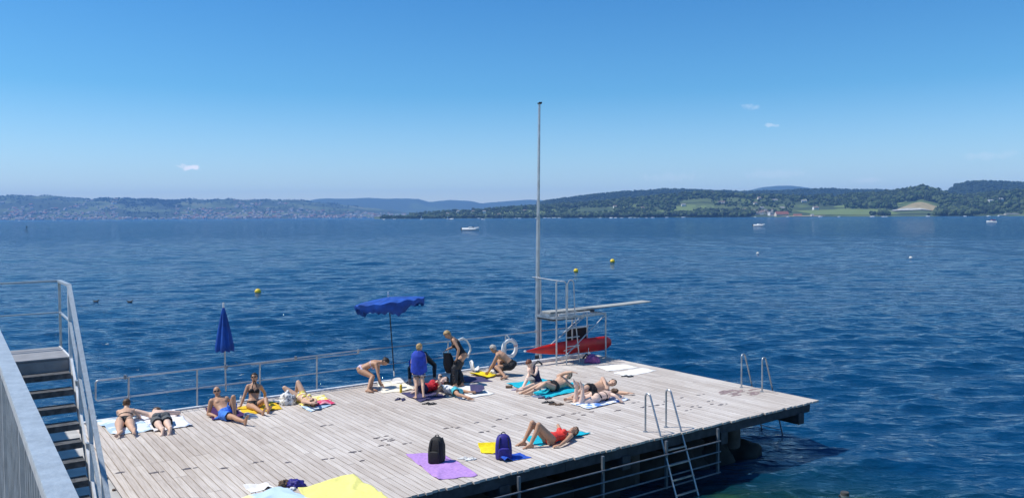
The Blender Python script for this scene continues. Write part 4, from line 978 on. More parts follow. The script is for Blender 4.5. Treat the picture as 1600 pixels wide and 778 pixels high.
towel('folded_cloth', [(733, 580), (745, 577), (750, 580), (738, 584.5)], T_white, 'white bundled cloth behind the bright yellow towel', 'cloth', amp=.10, seed=25, lift=.03)
towel('folded_cloth', [(610, 597.5), (640, 595), (645, 597.5), (615, 600)], T_white, 'white folded cloth at the far edge behind the cream towel', 'cloth', amp=.03, seed=26, lift=.02)
towel('folded_cloth', [(426, 628), (444, 624), (452, 627), (432, 632)], T_white, 'white cloth strip by the railing right of the bikini woman', 'cloth', amp=.02, seed=27)
towel('folded_cloth', [(718, 590), (752, 590), (770, 596), (724, 598)], T_navy, 'dark sheet painted in as the shadow right of the black rucksack', 'cloth', amp=.012, seed=29)  # no cloth here: dark sheet standing in for the standing woman's cast shadow

def flipflops(x, y, m, label, ang=0, cat='sandals', name='sandals'):
    p = G(x, y); r_ = thing(name, p, label, cat)
    for i, (ox, oy, da) in enumerate(((0, 0, 0), (.14, -.05, .5))):
        d = V((math.cos(ang+da), math.sin(ang+da), 0)); s_ = V((-d.y, d.x, 0)); c = p+X*ox+Y*oy
        o = MB().rings([[c+d*(.125*math.cos(a_))+s_*((.046 if math.cos(a_) > 0 else .036)*math.sin(a_))+Z*z for a_ in np.linspace(0, 2*math.pi, 17)[:-1]] for z in (.002, .022)]).build('sole', m, r_)
        MB().tube([c+d*.08+Z*.02, c+d*.03+s_*.02+Z*.05, c-d*.02+s_*.038+Z*.02], .007, 6).build('strap', m, o); MB().tube([c+d*.08+Z*.02, c+d*.03-s_*.02+Z*.05, c-d*.02-s_*.038+Z*.02], .007, 6).build('strap', m, o)
    return r_
S_lil = mat('lilac_rubber', (.35, .32, .52), .7); S_lb = mat('light_blue_rubber', (.25, .32, .45), .7)
flipflops(806, 609, S_lil, 'lilac sandals beside the feet of the red haired reader', .3)
flipflops(837, 620, S_lb, 'pale blue sandals at the near corner of the long cyan towel', 2.6)
flipflops(848, 622, M['navy'], 'navy sandals at the near corner of the long cyan towel', .3)
flipflops(853, 629, M['rubber'], 'black flip flops on bare planks in front of the couple', .5); flipflops(865, 632, M['brown'], 'dark brown flip flops right beside the black ones', 0)
flipflops(622, 624, M['navy'], 'dark sandals left of the navy towel', 1); flipflops(724, 717, M['white_plastic'], 'white sandals right of the black backpack', 0); flipflops(977, 588, M['dark_steel'], 'grey sandals by the nearer flat white towel', .2)
flipflops(667, 631, M['rubber'], 'black sandals just in front of the navy towel', .1)
# sneakers
def sneaker(x, y, ang, label):
    p = G(x, y); d = V((math.cos(ang), math.sin(ang), 0)); s_ = V((-d.y, d.x, 0)); r_ = thing('sneaker', p, label, 'shoe', None)
    MB().rings([[p+d*(.14*math.cos(a_))+s_*(.048*math.sin(a_))+Z*z for a_ in np.linspace(0, 2*math.pi, 17)[:-1]] for z in (.002, .03)]).build('sole', 'white_plastic', r_)
    MB().rings([[p+d*(l_*math.cos(a_)+o_)+s_*(.043*k_*math.sin(a_))+Z*z for a_ in np.linspace(0, 2*math.pi, 17)[:-1]] for (z, l_, o_, k_) in ((.03, .135, 0, 1), (.06, .115, -.015, .95), (.085, .065, -.06, .8), (.10, .055, -.065, .7))]).build('upper', S_lb, r_)
sneaker(390, 650.5, .5, 'pale blue and white sneaker at the foot of the man in blue shorts'); sneaker(393.5, 653, .3, 'nearer pale sneaker right of the foot of the man in blue shorts')
# bottles
def bottle(x, y, m, label, h=.19, lying=False):
    p = G(x, y); r_ = thing('bottle', p, label, 'bottle'); d = Z if not lying else X; q = p+(V((0, 0, 0)) if not lying else Z*.035)
    MB().tube([q, q+d*.01, q+d*h*.75, q+d*h*.85], [.034, .036, .036, .016], 12).build('body', m, r_); MB().tube([q+d*h*.85, q+d*h], .017, 10).build('cap', 'white_plastic', r_)
bottle(626.5, 613, 'buoy', 'yellow sunscreen bottle standing at the corner of the navy towel', .26); bottle(790, 606, 'brown', 'brown bottle lying left of the lilac sandals', .22, True)
bottle(377, 629, 'white_plastic', 'white bottle behind the left hand of the bikini woman', .2)
# backpacks
def backpack(p, fd, h, wd, dp, m, label, top_h=True, name='backpack'):
    s_ = V((-fd.y, fd.x, 0)); r_ = thing(name, p, label, 'backpack')
    def ring(c, w_, d_, k=.55): 
        out = []
        for a_ in np.linspace(0, 2*math.pi, 21)[:-1]:
            ca, sa = math.cos(a_), math.sin(a_); out.append(c+s_*(w_*math.copysign(abs(ca)**k, ca))+fd*(d_*math.copysign(abs(sa)**k, sa)))
        return out
    prof = [(0, .86), (.03, 1), (.3, 1.04), (.55, 1.0), (.78, .88), (.9, .72), (.97, .45), (1, .12)]
    MB().rings([ring(p+Z*(h*z)-fd*(dp*.12*z), wd*k*.5, dp*.5*k) for z, k in prof]).build('body', m, r_)
    prof2 = [(.06, .8), (.1, 1), (.35, 1.0), (.47, .8), (.5, .3)]
    MB().rings([ring(p+fd*(dp*.5)+Z*(h*z), wd*k*.38, dp*.16*k) for z, k in prof2]).build('front_pocket', m, r_)
    for sg in (-1, 1): MB().tube([p-fd*(dp*.62)+s_*(sg*wd*.22)+Z*(h*.9), p-fd*(dp*.85)+s_*(sg*wd*.3)+Z*(h*.6), p-fd*(dp*.6)+s_*(sg*wd*.38)+Z*(h*.12)], .016, 6).build('shoulder_strap', M['black'] if m != 'black' else 'dark_steel', r_)
    for sg in (-1, 1): MB().tube([p+s_*(sg*wd*k*.30)+fd*(dp*.52*k*1.0)-fd*(dp*.12*z)+Z*(h*z) for z, k in prof[1:6]], .009, 6).build('zip', 'rubber', r_)
    MB().tube(arc(p-fd*(dp*.2)+Z*(h*.97), .04, 0, math.pi, s_, Z, 6), .010, 6).build('handle', 'rubber', r_)
    return r_
M['pack_blue'] = mat('deep_blue_nylon', (.025, .018, .22), .6, var=.25, scale=9, bump=.4, bscale=12)
backpack(G(682, 723), V((-.3, -.95, 0)), .50, .30, .22, 'black', 'black backpack standing on the lilac towel')
backpack(G(787, 716), V((.1, -1, 0)), .47, .31, .22, 'pack_blue', 'deep blue backpack standing on the royal blue towel')
backpack(G(712, 601), V((0, -1, 0)), .46, .30, .22, 'black', 'black rucksack at the feet of the woman in the wetsuit', name='rucksack')
def lump(p, r, m, label, name, cat, seed=0, squash=.7, tail=True):
    bm = bmesh.new(); bmesh.ops.create_icosphere(bm, subdivisions=4, radius=1)
    for v_ in bm.verts:
        c = v_.co.copy(); n_ = noise.fractal(c*1.5+V((seed, 0, 0)), 1, 2, 4)*.35+abs(noise.noise(c*3.5+V((seed, 2, 0))))*.35; c *= 1+n_
        v_.co = V((c.x*r[0], c.y*r[1], max(-.35, c.z)*r[2]+.35*r[2]))
    me = bpy.data.meshes.new(name); bm.to_mesh(me); bm.free(); me.materials.append(M[m] if isinstance(m, str) else m); me.polygons.foreach_set('use_smooth', [True]*len(me.polygons))
    o = bpy.data.objects.new(name, me); C.objects.link(o); o.location = p+Z*.005; tag(o, label, cat)
    return o
M['mesh_white'] = patt('white_grey_mesh', (.28, .28, .30), (.82, .82, .80), 14, .45)
M['pink_purple'] = mat('pink_purple_fabric', (.34, .10, .27), .8, var=.3, scale=9, bump=.4)
lump(G(449, 631), (.18, .15, .20), 'mesh_white', 'crumpled white net bag beside the sunbather with one knee raised', 'net_bag', 'bag', 1)
lump(G(461.5, 759.5), (.14, .10, .09), 'pack_blue', 'small deep blue cloth bag behind the pale yellow towel', 'cloth_bag', 'bag', 2)
lump(G(443, 759), (.09, .08, .07), 'brown', 'brown cap left of the small deep blue cloth bag', 'sun_cap', 'cap', 3)
lump(G(925, 566.5), (.20, .16, .17), 'pink_purple', 'purple and pink bag in the shade under the diving tower', 'swim_bag', 'bag', 4)
lump(G(457, 765), (.05, .04, .03), 'white_plastic', 'small white bundle in front of the blue cloth bag', 'tissue_pack', 'packet', 5)
lump(G(774, 581), (.2, .14, .16), M['navy'], 'navy bag between the arm and knee of the crouching man', 'swim_bag', 'bag', 6)
lump(G(769, 584), (.10, .08, .08), 'white_cloth', 'white cloth bundle under the arm of the crouching man', 'cloth_bundle', 'cloth', 7)
# magazine and phone come with the people

# ================================================================ PEOPLE
def skin(name, c): return mat(name, c, .5, var=.07, scale=7, spec=.35)
SK = {'tan': skin('tanned_skin', (.50, .285, .18)), 'mid': skin('fair_tan_skin', (.63, .40, .28)), 'fair': skin('fair_skin', (.76, .54, .43)), 'brown': skin('brown_skin', (.34, .165, .095))}
HRM = {'dark': mat('dark_hair', (.025, .015, .010), .6, var=.4, scale=40), 'brown': mat('brown_hair', (.085, .045, .022), .6, var=.4, scale=40), 'auburn': mat('auburn_hair', (.14, .045, .02), .6, var=.4, scale=40),
       'blond': mat('blond_hair', (.42, .28, .12), .6, var=.3, scale=40), 'grey': mat('grey_hair', (.40, .37, .34), .7, var=.3, scale=40)}
CL = {'black': M['black'], 'neoprene': M['neoprene'], 'navy': M['navy'],
      'blue_trunks': mat('bright_blue_trunks', (.05, .20, .68), .8, var=.2, scale=9), 'grey_trunks': mat('grey_trunks', (.10, .11, .12), .85, var=.3, scale=12),
      'red_suit': mat('coral_red_swimsuit', (.78, .045, .03), .6, var=.08), 'red_shirt': mat('red_shirt', (.50, .015, .03), .85, var=.3, scale=12), 'plaid': stripes('plaid_shorts', (.03, .03, .05), (.55, .52, .55), 7, axis=2),
      'floral': patt('floral_swimsuit', (.50, .20, .24), (.68, .66, .78), 22, .45), 'turq': mat('turquoise_shorts', (.08, .48, .56), .85, var=.2), 'white': M['white_cloth'], 'blue': M['blue'], 'yellow': T_pal}
def ik(a, b, l1, l2, pole):
    d = b-a; L_ = d.length
    mx = (l1+l2)*.998
    if L_ > mx: b = a+d*(mx/L_); d = b-a; L_ = mx
    n = d.normalized(); h = (l1*l1-l2*l2+L_*L_)/(2*L_); r_ = math.sqrt(max(0, l1*l1-h*h))
    pl = V(pole); pl = pl-n*pl.dot(n)
    if pl.length < 1e-4: pl = frame_of(n)[0]
    return a+n*h+pl.normalized()*r_, b
def person(label, skin_, hair, pelvis, up, front, hands, feet, h=1.7, sex='f', fat=1.0, chest_up=None, chest_front=None, head_up=None, face=None, clothes=(), hair_style='short', glasses=False, bald=False, extra=None, legs_w=1.0):
    s = h/1.7; up = V(up).normalized(); front = V(front); front = (front-up*front.dot(up)).normalized(); rt_ = front.cross(up)
    cu = V(chest_up).normalized() if chest_up is not None else up; cf = V(chest_front) if chest_front is not None else front; cf = (cf-cu*cf.dot(cu)).normalized(); cr = cf.cross(cu)
    hu = V(head_up).normalized() if head_up is not None else cu; hf = V(face) if face is not None else cf; hf = (hf-hu*hf.dot(hu)).normalized(); hr_ = hf.cross(hu)
    P0 = V(pelvis); mb = MB()
    # spine: pelvis -> waist -> chest -> neck base
    Ls = .50*s
    def spine(t):                                   # t metres/Ls 0..1
        a_ = P0+up*(Ls*.36*min(t, 1)/.36*1) if t < 0 else None
        p0, p1 = P0, P0+up*(.36*.5*Ls)+up*(.14*Ls); mid = P0+up*(.40*Ls); end = mid+cu*(.60*Ls)
        if t <= 0: return P0+up*(t*Ls), up, front, rt_
        # quadratic bezier P0, ctrl, end
        ctrl = P0+up*(.5*Ls)*.9; p = P0*((1-t)**2)+ctrl*(2*t*(1-t))+end*(t*t)
        u = (up*(1-t)+cu*t).normalized(); f = front*(1-t)+cf*t; f = (f-u*f.dot(u)).normalized(); return p, u, f, f.cross(u)
    fem = sex == 'f'
    prof = [(-.22, .060, .055), (-.15, .125, .085), (-.04, .160 if fem else .150, .105), (.10, .158 if fem else .145, .105), (.28, .122 if fem else .135, .088), (.45, .122 if fem else .142, .088), (.64, .140 if fem else .162, .104), (.80, .142 if fem else .170, .100), (.92, .125 if fem else .150, .075), (1.0, .075, .058), (1.07, .05, .05)]
    rs = []
    for t, w_, d_ in prof:
        p, u, f, r_ = spine(t); wf = w_*s*fat; df = d_*s*(fat if t < .7 else (1+fat)/2)
        rs.append([p+r_*(wf*math.cos(a_))+f*(df*math.sin(a_)) for a_ in np.linspace(0, 2*math.pi, 17)[:-1]])
    mb.rings(rs)
    for sg in (-1, 1):                               # buttocks, breasts or pectorals
        mb.ell(P0+rt_*(sg*.075*s*fat)-front*(.058*s)-up*(.055*s), (.082*s*fat, .075*s*fat, .085*s), (rt_, front, up))
        p, u, f, r_ = spine(.66)
        if fem: mb.ell(p+r_*(sg*.068*s)+f*(.082*s), (.058*s, .055*s, .058*s), (r_, f, u))
        else: mb.ell(p+r_*(sg*.07*s)+f*(.062*s)+u*.02, (.07*s, .045*s, .055*s), (r_, f, u))
    nb, nu_, nf_, nr2 = spine(1.0)
    hc = nb+cu*(.050*s)+hu*(.110*s)+hf*(.02*s)       # head centre
    mb.cap(nb-cu*(.03*s), hc-hu*(.05*s)-hf*.01, .060*s, .054*s)
    hs = s*.96 if h > 1.45 else s*1.08
    HA = (hr_, hf, hu)
    mb.ell(hc+hu*(.025*hs), (.077*hs, .095*hs, .098*hs), HA, 18, 12); mb.ell(hc-hu*(.045*hs)+hf*(.022*hs), (.056*hs, .068*hs, .072*hs), HA)
    mb.ell(hc+hf*(.095*hs)-hu*(.012*hs), (.013*hs, .020*hs, .026*hs), HA, 8, 6)
    for sg in (-1, 1): mb.ell(hc+hr_*(sg*.078*hs)-hu*(.005*hs)-hf*.005, (.012*hs, .018*hs, .030*hs), HA, 8, 6)
    # arms
    shw = (.152 if fem else .176)*s*(1+.4*(fat-1)); ps, us, fs_, rs_ = spine(.90)
    SH = {1: ps+rs_*shw, -1: ps-rs_*shw}
    hd = sorted(hands, key=lambda q: (V(q[0])-P0).dot(cr)) if not (hands and len(hands[0]) > 3) else sorted(hands, key=lambda q: q[3])
    joints = {}
    for sg, q in zip((-1, 1), hd):
        a = SH[sg]; el, wr = ik(a, V(q[0]), .285*s, .25*s, q[1]); joints['a', sg] = (a, el, wr)
        k_ = 1.0 if fem else 1.18
        mb.ell(a-rs_*(sg*.012), (.054*s*k_, .054*s*k_, .056*s*k_), (rs_, fs_, us)); mb.cap(nb+cu*(.01*s), a-rs_*(sg*.02*s), .046*s, .046*s*k_); mb.cap(spine(.80)[0]+rs_*(sg*.07*s), a, .075*s, .048*s*k_)
        mb.cap(a, a.lerp(el, .45), .050*s*k_, .046*s*k_); mb.cap(a.lerp(el, .4), el, .046*s*k_, .037*s*k_)
        mb.cap(el, el.lerp(wr, .35), .038*s*k_, .039*s*k_); mb.cap(el.lerp(wr, .3), wr, .038*s*k_, .025*s*k_)
        # hand: direction, palm normal
        hd_ = V(q[2]).normalized() if len(q) > 2 and q[2] is not None else (wr-el).normalized()
        pn = (wr-el).cross(V(q[1])).cross(hd_); pn = pn.normalized() if pn.length > 1e-4 else frame_of(hd_)[0]
        if abs(hd_.z) < .6: pn = (Z-hd_*Z.dot(hd_)).normalized()
        sd = hd_.cross(pn); hl = s*.95
        mb.cap(wr, wr+hd_*(.03*hl), .025*hl, .026*hl); mb.ell(wr+hd_*(.055*hl), (.041*hl, .017*hl, .050*hl), (sd, pn, hd_), 12, 8)
        for i, (off, fl) in enumerate(((-.031, .066), (-.0105, .078), (.0105, .073), (.031, .056))):
            b_ = wr+hd_*(.092*hl)+sd*(off*hl); c_ = b_+hd_*(fl*.52*hl)+sd*(off*.18*hl)-pn*(.006*hl); mb.cap(b_-hd_*(.015*hl), c_, .0098*s+.0006, .0092*s+.0005, 8); mb.cap(c_, c_+hd_*(fl*.48*hl)-pn*(.018*hl), .0092*s+.0005, .0082*s+.0006, 8)
        th0 = wr+hd_*(.03*hl)-sd*(sg*.028*hl); th1 = th0+hd_*(.035*hl)-sd*(sg*.028*hl)-pn*(.008*hl); mb.cap(th0, th1, .0135*hl, .011*hl, 8); mb.cap(th1, th1+hd_*(.032*hl)-sd*(sg*.006*hl), .0108*hl, .0092*hl, 8)
    # legs
    ft = sorted(feet, key=lambda q: (V(q[0])-P0).dot(rt_)) if not (feet and len(feet[0]) > 3) else sorted(feet, key=lambda q: q[3])
    for sg, q in zip((-1, 1), ft):
        a = P0+rt_*(sg*.088*s*fat)-up*(.06*s); kn, an = ik(a, V(q[0]), .43*s, .42*s, q[1]); joints['l', sg] = (a, kn, an)
        g = (1.0 if not fem else 1.05)*fat*legs_w
        mb.cap(a, a.lerp(kn, .35), .088*s*g, .080*s*g); mb.cap(a.lerp(kn, .3), kn, .081*s*g, .054*s*g)
        bk = (kn-an).cross(V(q[1])).cross(kn-an); bk = -bk.normalized() if bk.length > 1e-4 else V((0, 0, 0))
        mb.cap(kn, kn.lerp(an, .30)+bk*(.014*s), .053*s*g, .054*s*g); mb.cap(kn.lerp(an, .28)+bk*(.014*s), an, .053*s*g, .034*s)
        td = V(q[2]).normalized(); sl = (kn-an).normalized()
        if abs(sl.dot(td)) > .95: sl = frame_of(td)[1]
        up_f = (sl-td*sl.dot(td)).normalized(); sf = td.cross(up_f)
        heel = an-td*(.035*s)-up_f*(.045*s); mb.ell(heel, (.032*s, .036*s, .032*s), (sf, td, up_f), 10, 8); mb.cap(an, heel, .034*s, .030*s)
        ball = an+td*(.125*s)-up_f*(.052*s); mb.cap(an+td*.01, ball, .034*s, .022*s); mb.cap(heel, ball, .028*s, .022*s)
        mb.ell(ball, (.043*s, .035*s, .021*s), (sf, td, up_f), 12, 8)
        for i in range(5):
            o_ = (i-2)*.0165*s; tl = (.055, .052, .048, .042, .034)[i if sg < 0 else i]*s; b_ = ball+sf*(sg*-o_ if sg < 0 else -o_*-1); mb.cap(b_, b_+td*tl-up_f*(.004*s), .0105*s, .0095*s, 8)
    # one continuous skin
    me = bpy.data.meshes.new('body'); me.from_pydata([tuple(V(v_)-P0) for v_ in mb.v], [], mb.f)
    tmp = bpy.data.objects.new('body', me); C.objects.link(tmp)
    r1 = tmp.modifiers.new('r', 'REMESH'); r1.mode = 'VOXEL'; r1.voxel_size = .0088; r1.adaptivity = 0
    sm = tmp.modifiers.new('s', 'SMOOTH'); sm.factor = .5; sm.iterations = 3
    dg = bpy.context.evaluated_depsgraph_get(); body = bpy.data.meshes.new_from_object(tmp.evaluated_get(dg)); bpy.data.objects.remove(tmp)
    body.materials.clear(); body.materials.append(SK[skin_]); body.polygons.foreach_set('use_smooth', [True]*len(body.polygons))
    gnd = min(v_.co.z for v_ in body.vertices)
    root = thing('person', V((P0.x, P0.y, P0.z+gnd)), label, 'person')
    off = P0-root.location
    ob = bpy.data.objects.new('body', body); C.objects.link(ob); ob.parent = root; ob.location = off
    # ---- garments cut from the skin
    n = len(body.vertices); co = np.empty(n*3); body.vertices.foreach_get('co', co); co = co.reshape(n, 3)
    nm = np.empty(n*3); body.vertex_normals.foreach_get('vector', nm); nm = nm.reshape(n, 3)
    def seg(a, b):
        a = np.array(a-P0); b = np.array(b-P0); d = b-a; t = np.clip(((co-a)@d)/(d@d), 0, 1); return np.linalg.norm(co-(a+t[:, None]*d), axis=1), t
    dist = []; par = []
    sp_pts = [spine(t)[0] for t in np.linspace(-.2, 1, 13)]; best = np.full(n, 9.); tb = np.zeros(n)
    for i in range(12):
        d, t = seg(sp_pts[i], sp_pts[i+1]); m_ = d < best; best[m_] = d[m_]; tb[m_] = (-.2+(i+t[m_])*.1)
    dist.append(best-.105*s*fat); par.append(tb)
    for key, rads in (('a', (.045, .034)), ('l', (.075, .046))):
        for sg in (-1, 1):
            a, b, c = joints[key, sg]
            for (p, q, r_) in ((a, b, rads[0]), (b, c, rads[1])):
                d, t = seg(p, q); dist.append(d-r_*s); par.append(t)
    dhead = np.linalg.norm(co-np.array(hc-P0), axis=1); dist.append(dhead-.09*s); par.append(np.zeros(n))
    reg = np.argmin(np.array(dist), 0); par = np.array(par)   # 0 torso,1 ua-,2 fa-,3 ua+,4 fa+,5 th-,6 sh-,7 th+,8 sh+,9 head
    def axc(o_, A): q = co-np.array(o_-P0); return q@np.array(A[0]), q@np.array(A[1]), q@np.array(A[2])
    px_, py_, pz_ = axc(P0, (rt_, front, up)); cxp, cyp, czp = axc(spine(.66)[0], (cr, cf, cu)); T = par[0]
    th = (reg == 5)*par[5]+(reg == 7)*par[7]; isth = (reg == 5) | (reg == 7); isto = reg == 0
    near = (np.abs(px_) < .3*s)
    def garment(name, mask, m, offs=.006, parent=root, noisy=0):
        ids = np.where(mask)[0]
        if len(ids) < 8: return
        mp = -np.ones(n, int); mp[ids] = np.arange(len(ids)); fs = []
        for p in body.polygons:
            q = mp[list(p.vertices)]
            if (q >= 0).all(): fs.append(tuple(int(a) for a in q))
        o_ = offs if np.ndim(offs) else np.full(n, offs)
        vv = co[ids]+nm[ids]*o_[ids][:, None]
        if noisy: vv = vv+nm[ids]*np.array([abs(noise.noise(V(tuple(c*14))))*noisy for c in vv])[:, None]
        g = bpy.data.meshes.new(name); g.from_pydata(vv.tolist(), [], fs); g.materials.append(m); g.polygons.foreach_set('use_smooth', [True]*len(g.polygons))
        o = bpy.data.objects.new(name, g); C.objects.link(o); o.parent = parent; o.location = off if parent is root else (0, 0, 0)
        md = o.modifiers.new('Solidify', 'SOLIDIFY'); md.thickness = .006; md.offset = -.6
        return o
    for c in clothes:
        kind, cm_ = c[0], CL[c[1]] if isinstance(c[1], str) else c[1]
        if kind == 'briefs': garment('bikini_bottom', (isto | isth) & near & (pz_ < .045*s) & (pz_ > -.145*s+1.05*np.abs(px_)*(1+.25*(py_ < 0)*-1)) & (T < .3) & ((th < .35) | isto), cm_, .005)
        if kind == 'trunks': garment('swim_trunks', ((isto & (T < .16)) | (isth & (th < c[2]))), cm_, .009+.022*np.clip(th/.5, 0, 1), noisy=.018)
        if kind == 'bikini_top':
            b_ = isto & (czp > -.055*s) & (czp < .05*s) & (cyp > .02*s) & (np.abs(np.abs(cxp)-.068*s) < (.062*s-.6*np.maximum(0, czp)))
            garment('bikini_top', b_, cm_, .005); garment('strap', isto & (np.abs(czp+.045*s) < .014), cm_, .004)
            garment('strap', isto & (czp > .03*s) & (cyp > 0) & (np.abs(np.abs(cxp)-.068*s+.25*(czp-.03)) < .012), cm_, .004)
        if kind == 'one_piece': garment('swimsuit', (isto & (pz_ > -.145*s+1.0*np.abs(px_)) & (T < .74)) | (isth & near & (pz_ > -.145*s+1.05*np.abs(px_)) & (th < .3)) | (isto & (T >= .74) & (np.abs(np.abs(cxp)-.085*s) < .022*s)), cm_, .005)
        if kind == 'shirt': garment('shirt', (isto & (T > .02) & (T < .98)) | (((reg == 1) & (par[1] < .55)) | ((reg == 3) & (par[3] < .55))), cm_, .014, noisy=.02)
        if kind == 'wetsuit': garment('wetsuit', (isto & (T < c[2])) | ((reg >= 5) & (reg <= 8) & ~(((reg == 6) | (reg == 8)) & (np.where(reg == 6, par[6], par[8]) > .9))) | (((reg >= 1) & (reg <= 4)) & (c[2] > .9) & ~(((reg == 2) | (reg == 4)) & (np.where(reg == 2, par[2], par[4]) > .9))), cm_, .008+(c[3] if len(c) > 3 else 0), noisy=(c[3]*1.2 if len(c) > 3 else 0))
        if kind == 'pulled_wetsuit': garment('half_pulled_wetsuit', (((reg == 5) | (reg == 7)) & (th > .35)) | (((reg == 6) | (reg == 8)) & (np.where(reg == 6, par[6], par[8]) < .93)), cm_, .028, noisy=.02)
        if kind == 'towel_wrap': 
            ww = (reg == 0) & (T > .05) | (((reg >= 1) & (reg <= 4)))
    # ---- hair and face
    hx, hy, hz_ = axc(hc, (hr_, hf, hu)); hx /= hs; hy /= hs; hz_ /= hs
    if not bald:
        line = np.where(hy > .02, .055+.02*(hy > .06), np.where(hy > -.02, .02, -.055 if hair_style == 'short' else -.08))
        m_ = (reg == 9) & (hz_ > line) & ~((np.abs(hx) > .068) & (np.abs(hz_) < .03))
        ho = garment('hair', m_, HRM[hair], .012*s, noisy=.012)
        if hair_style in ('long', 'ponytail', 'bun') and ho:
            hb_ = MB()
            if hair_style == 'bun': hb_.ell(hc-hf*(.095*hs)+hu*(.03*hs), (.04*hs, .04*hs, .04*hs), HA)
            elif hair_style == 'ponytail': hb_.tube([hc-hf*(.085*hs)+hu*(.05*hs), hc-hf*(.125*hs)+hu*(.0*hs), hc-hf*(.12*hs)-hu*(.09*hs)-Z*.02, hc-hf*(.10*hs)-hu*(.15*hs)-Z*.03], [.022, .032, .026, .008], 10)
            else:
                fall = extra.get('hair_fall', -hu) if extra else -hu
                hb_.ell(hc-hf*(.05*hs)-hu*(.02*hs), (.082*hs, .055*hs, .095*hs), HA); hb_.tube([hc-hf*(.06*hs), hc-hf*(.07*hs)+V(fall)*(.12*hs), hc-hf*(.06*hs)+V(fall)*(.21*hs)], [.06, .06, .03], 12)
            hb_.build('hair_tail', HRM[hair], ho, smooth=60); C_ = ho.children[0]; 
            # ho carries its own location: keep the tail in place
    elif hair:
        garment('hair', (reg == 9) & (hz_ < .03) & (hz_ > -.06) & (hy < -.01) & (np.abs(hx) > .0), HRM[hair], .004)
    fm = MB()
    for sg in (-1, 1):
        MB().ell(hc+hr_*(sg*.030*hs)+hf*(.086*hs)+hu*(.012*hs), (.011*hs, .008*hs, .006*hs), HA, 8, 6).build('eye', 'eye', root)
    MB().ell(hc+hf*(.086*hs)-hu*(.058*hs), (.020*hs, .008*hs, .006*hs), HA, 8, 6).build('mouth', 'lip', root)
    if glasses:
        g_ = MB()
        for sg in (-1, 1): g_.ell(hc+hr_*(sg*.034*hs)+hf*(.094*hs)+hu*(.012*hs), (.031*hs, .010*hs, .021*hs), HA, 12, 8); g_.tube([hc+hr_*(sg*.062*hs)+hf*(.088*hs)+hu*(.016*hs), hc+hr_*(sg*.088*hs)-hf*(.0)+hu*(.014*hs)], .004, 6)
        g_.tube([hc-hr_*.02*hs+hf*(.098*hs)+hu*(.016*hs), hc+hr_*.02*hs+hf*(.098*hs)+hu*(.016*hs)], .005, 6); g_.build('sunglasses', 'glass_dark', root)
    return root, dict(hc=hc, HA=HA, SH=SH, joints=joints, spine=spine, P0=P0)

def flat_(v_): v_ = V(v_); v_.z = 0; return v_.normalized()
EE = -Z
# 1 prone woman, far left
p0 = G(195, 658, .12); d = flat_(G(196, 644)-G(196, 662)+X*.1)
person('woman lying face down on her elbows in a black bikini, leftmost sunbather', 'mid', 'brown', p0, d+Z*.10, -Z, [(G(187, 650, .04), -X, flat_(X*.6+Y)), (G(207, 649, .04), X, flat_(-X*.6+Y))],
       [(G(186, 682, .08), -Z+X*-.2, -Y-Z*.4-X*.3), (G(211, 679, .08), -Z, -Y-Z*.4+X*.4)], 1.66, 'f', 1.14, chest_up=d*.8+Z*.45, chest_front=-Z+d*.5, head_up=d*.5+Z*.8, face=d-Z*.2, clothes=[('briefs', 'black'), ('bikini_top', 'black')], hair_style='bun')
# 2 prone man, grey shorts
p0 = G(251, 654, .13); d = flat_(G(243, 643)-G(253, 662))
person('man lying face down in dark grey shorts beside the leftmost woman', 'fair', 'brown', p0, d, -Z, [(G(219, 653, .04), -X+Z*.2, -X+Y*.3), (G(268, 645, .05), X, Y-X*.8)],
       [(G(256, 675, .09), -Z, -Y*.6-Z), (G(267, 673.5, .09), -Z, -Y*.6-Z)], 1.76, 'm', 1.12, chest_up=d+Z*.06, head_up=d+Z*.1, face=-X-Z*.4, clothes=[('trunks', 'grey_trunks', .55)])
# 3 bald man half reclining
p0 = G(353, 645, .12); d = flat_(G(336, 640)-G(362, 652))
person('bald man in sunglasses and bright blue shorts leaning back on his elbows', 'tan', None, p0, d*.95+Z*.42, -d+Z*.9, [(G(337, 650, .05), d-X*.6, -d-Y*.5), (G(366, 637, .05), d+Y*.6, -d)],
       [(G(383.5, 658.5, .09), Z, X*.3-Y*.2+Z), (G(367, 650, .08), Z, -d)], 1.76, 'm', 1.0, chest_up=d*.8+Z*.6, head_up=Z+d*.3, face=V((.35, -1, -.15)), clothes=[('trunks', 'blue_trunks', .6)], glasses=True, bald=True)
# 4 seated woman black bikini
p0 = G(396, 630, .12)
person('woman in a black bikini and sunglasses sitting propped on both hands on the golden towel', 'tan', 'dark', p0, V((-.14, .6, 1)), V((.45, -1, .3)), [(G(375, 637, .05), V((-.4, 1, .2)), V((-.7, .2, -.2))), (G(414, 628, .05), V((.5, 1, .2)), V((.7, .3, -.2)))],
       [(G(413.5, 645.5, .07), V((-.4, -.3, 1)), V((.4, -.4, .9))), (G(419, 640.5, .08), V((.4, .2, 1)), V((.5, -.3, .9)))], 1.62, 'f', 1.0, chest_up=V((-.05, .35, 1)), face=V((.15, -1, -.15)), clothes=[('briefs', 'black'), ('bikini_top', 'black')], glasses=True, hair_style='bun')
# 5 supine with knee raised, head toward viewer
p0 = G(472, 621, .12); d = flat_(G(492, 634.5)-G(471, 624))
person('sunbather lying back with one knee raised and arms folded over the face', 'mid', 'brown', p0, d, Z, [(G(493, 631, .20), V((-.4, -.5, 1)), V((1, .6, 0))), (G(495, 628, .22), V((.5, .8, 1)), V((-1, -.6, 0)))],
       [(G(461, 619.5, .07), Z, -d), (G(455, 619, .08), Z*.8-X, -d+Z*.4)], 1.66, 'f', 1.0, face=Z, clothes=[('briefs', 'yellow'), ('bikini_top', 'yellow')], hair_style='long', extra={'hair_fall': d})
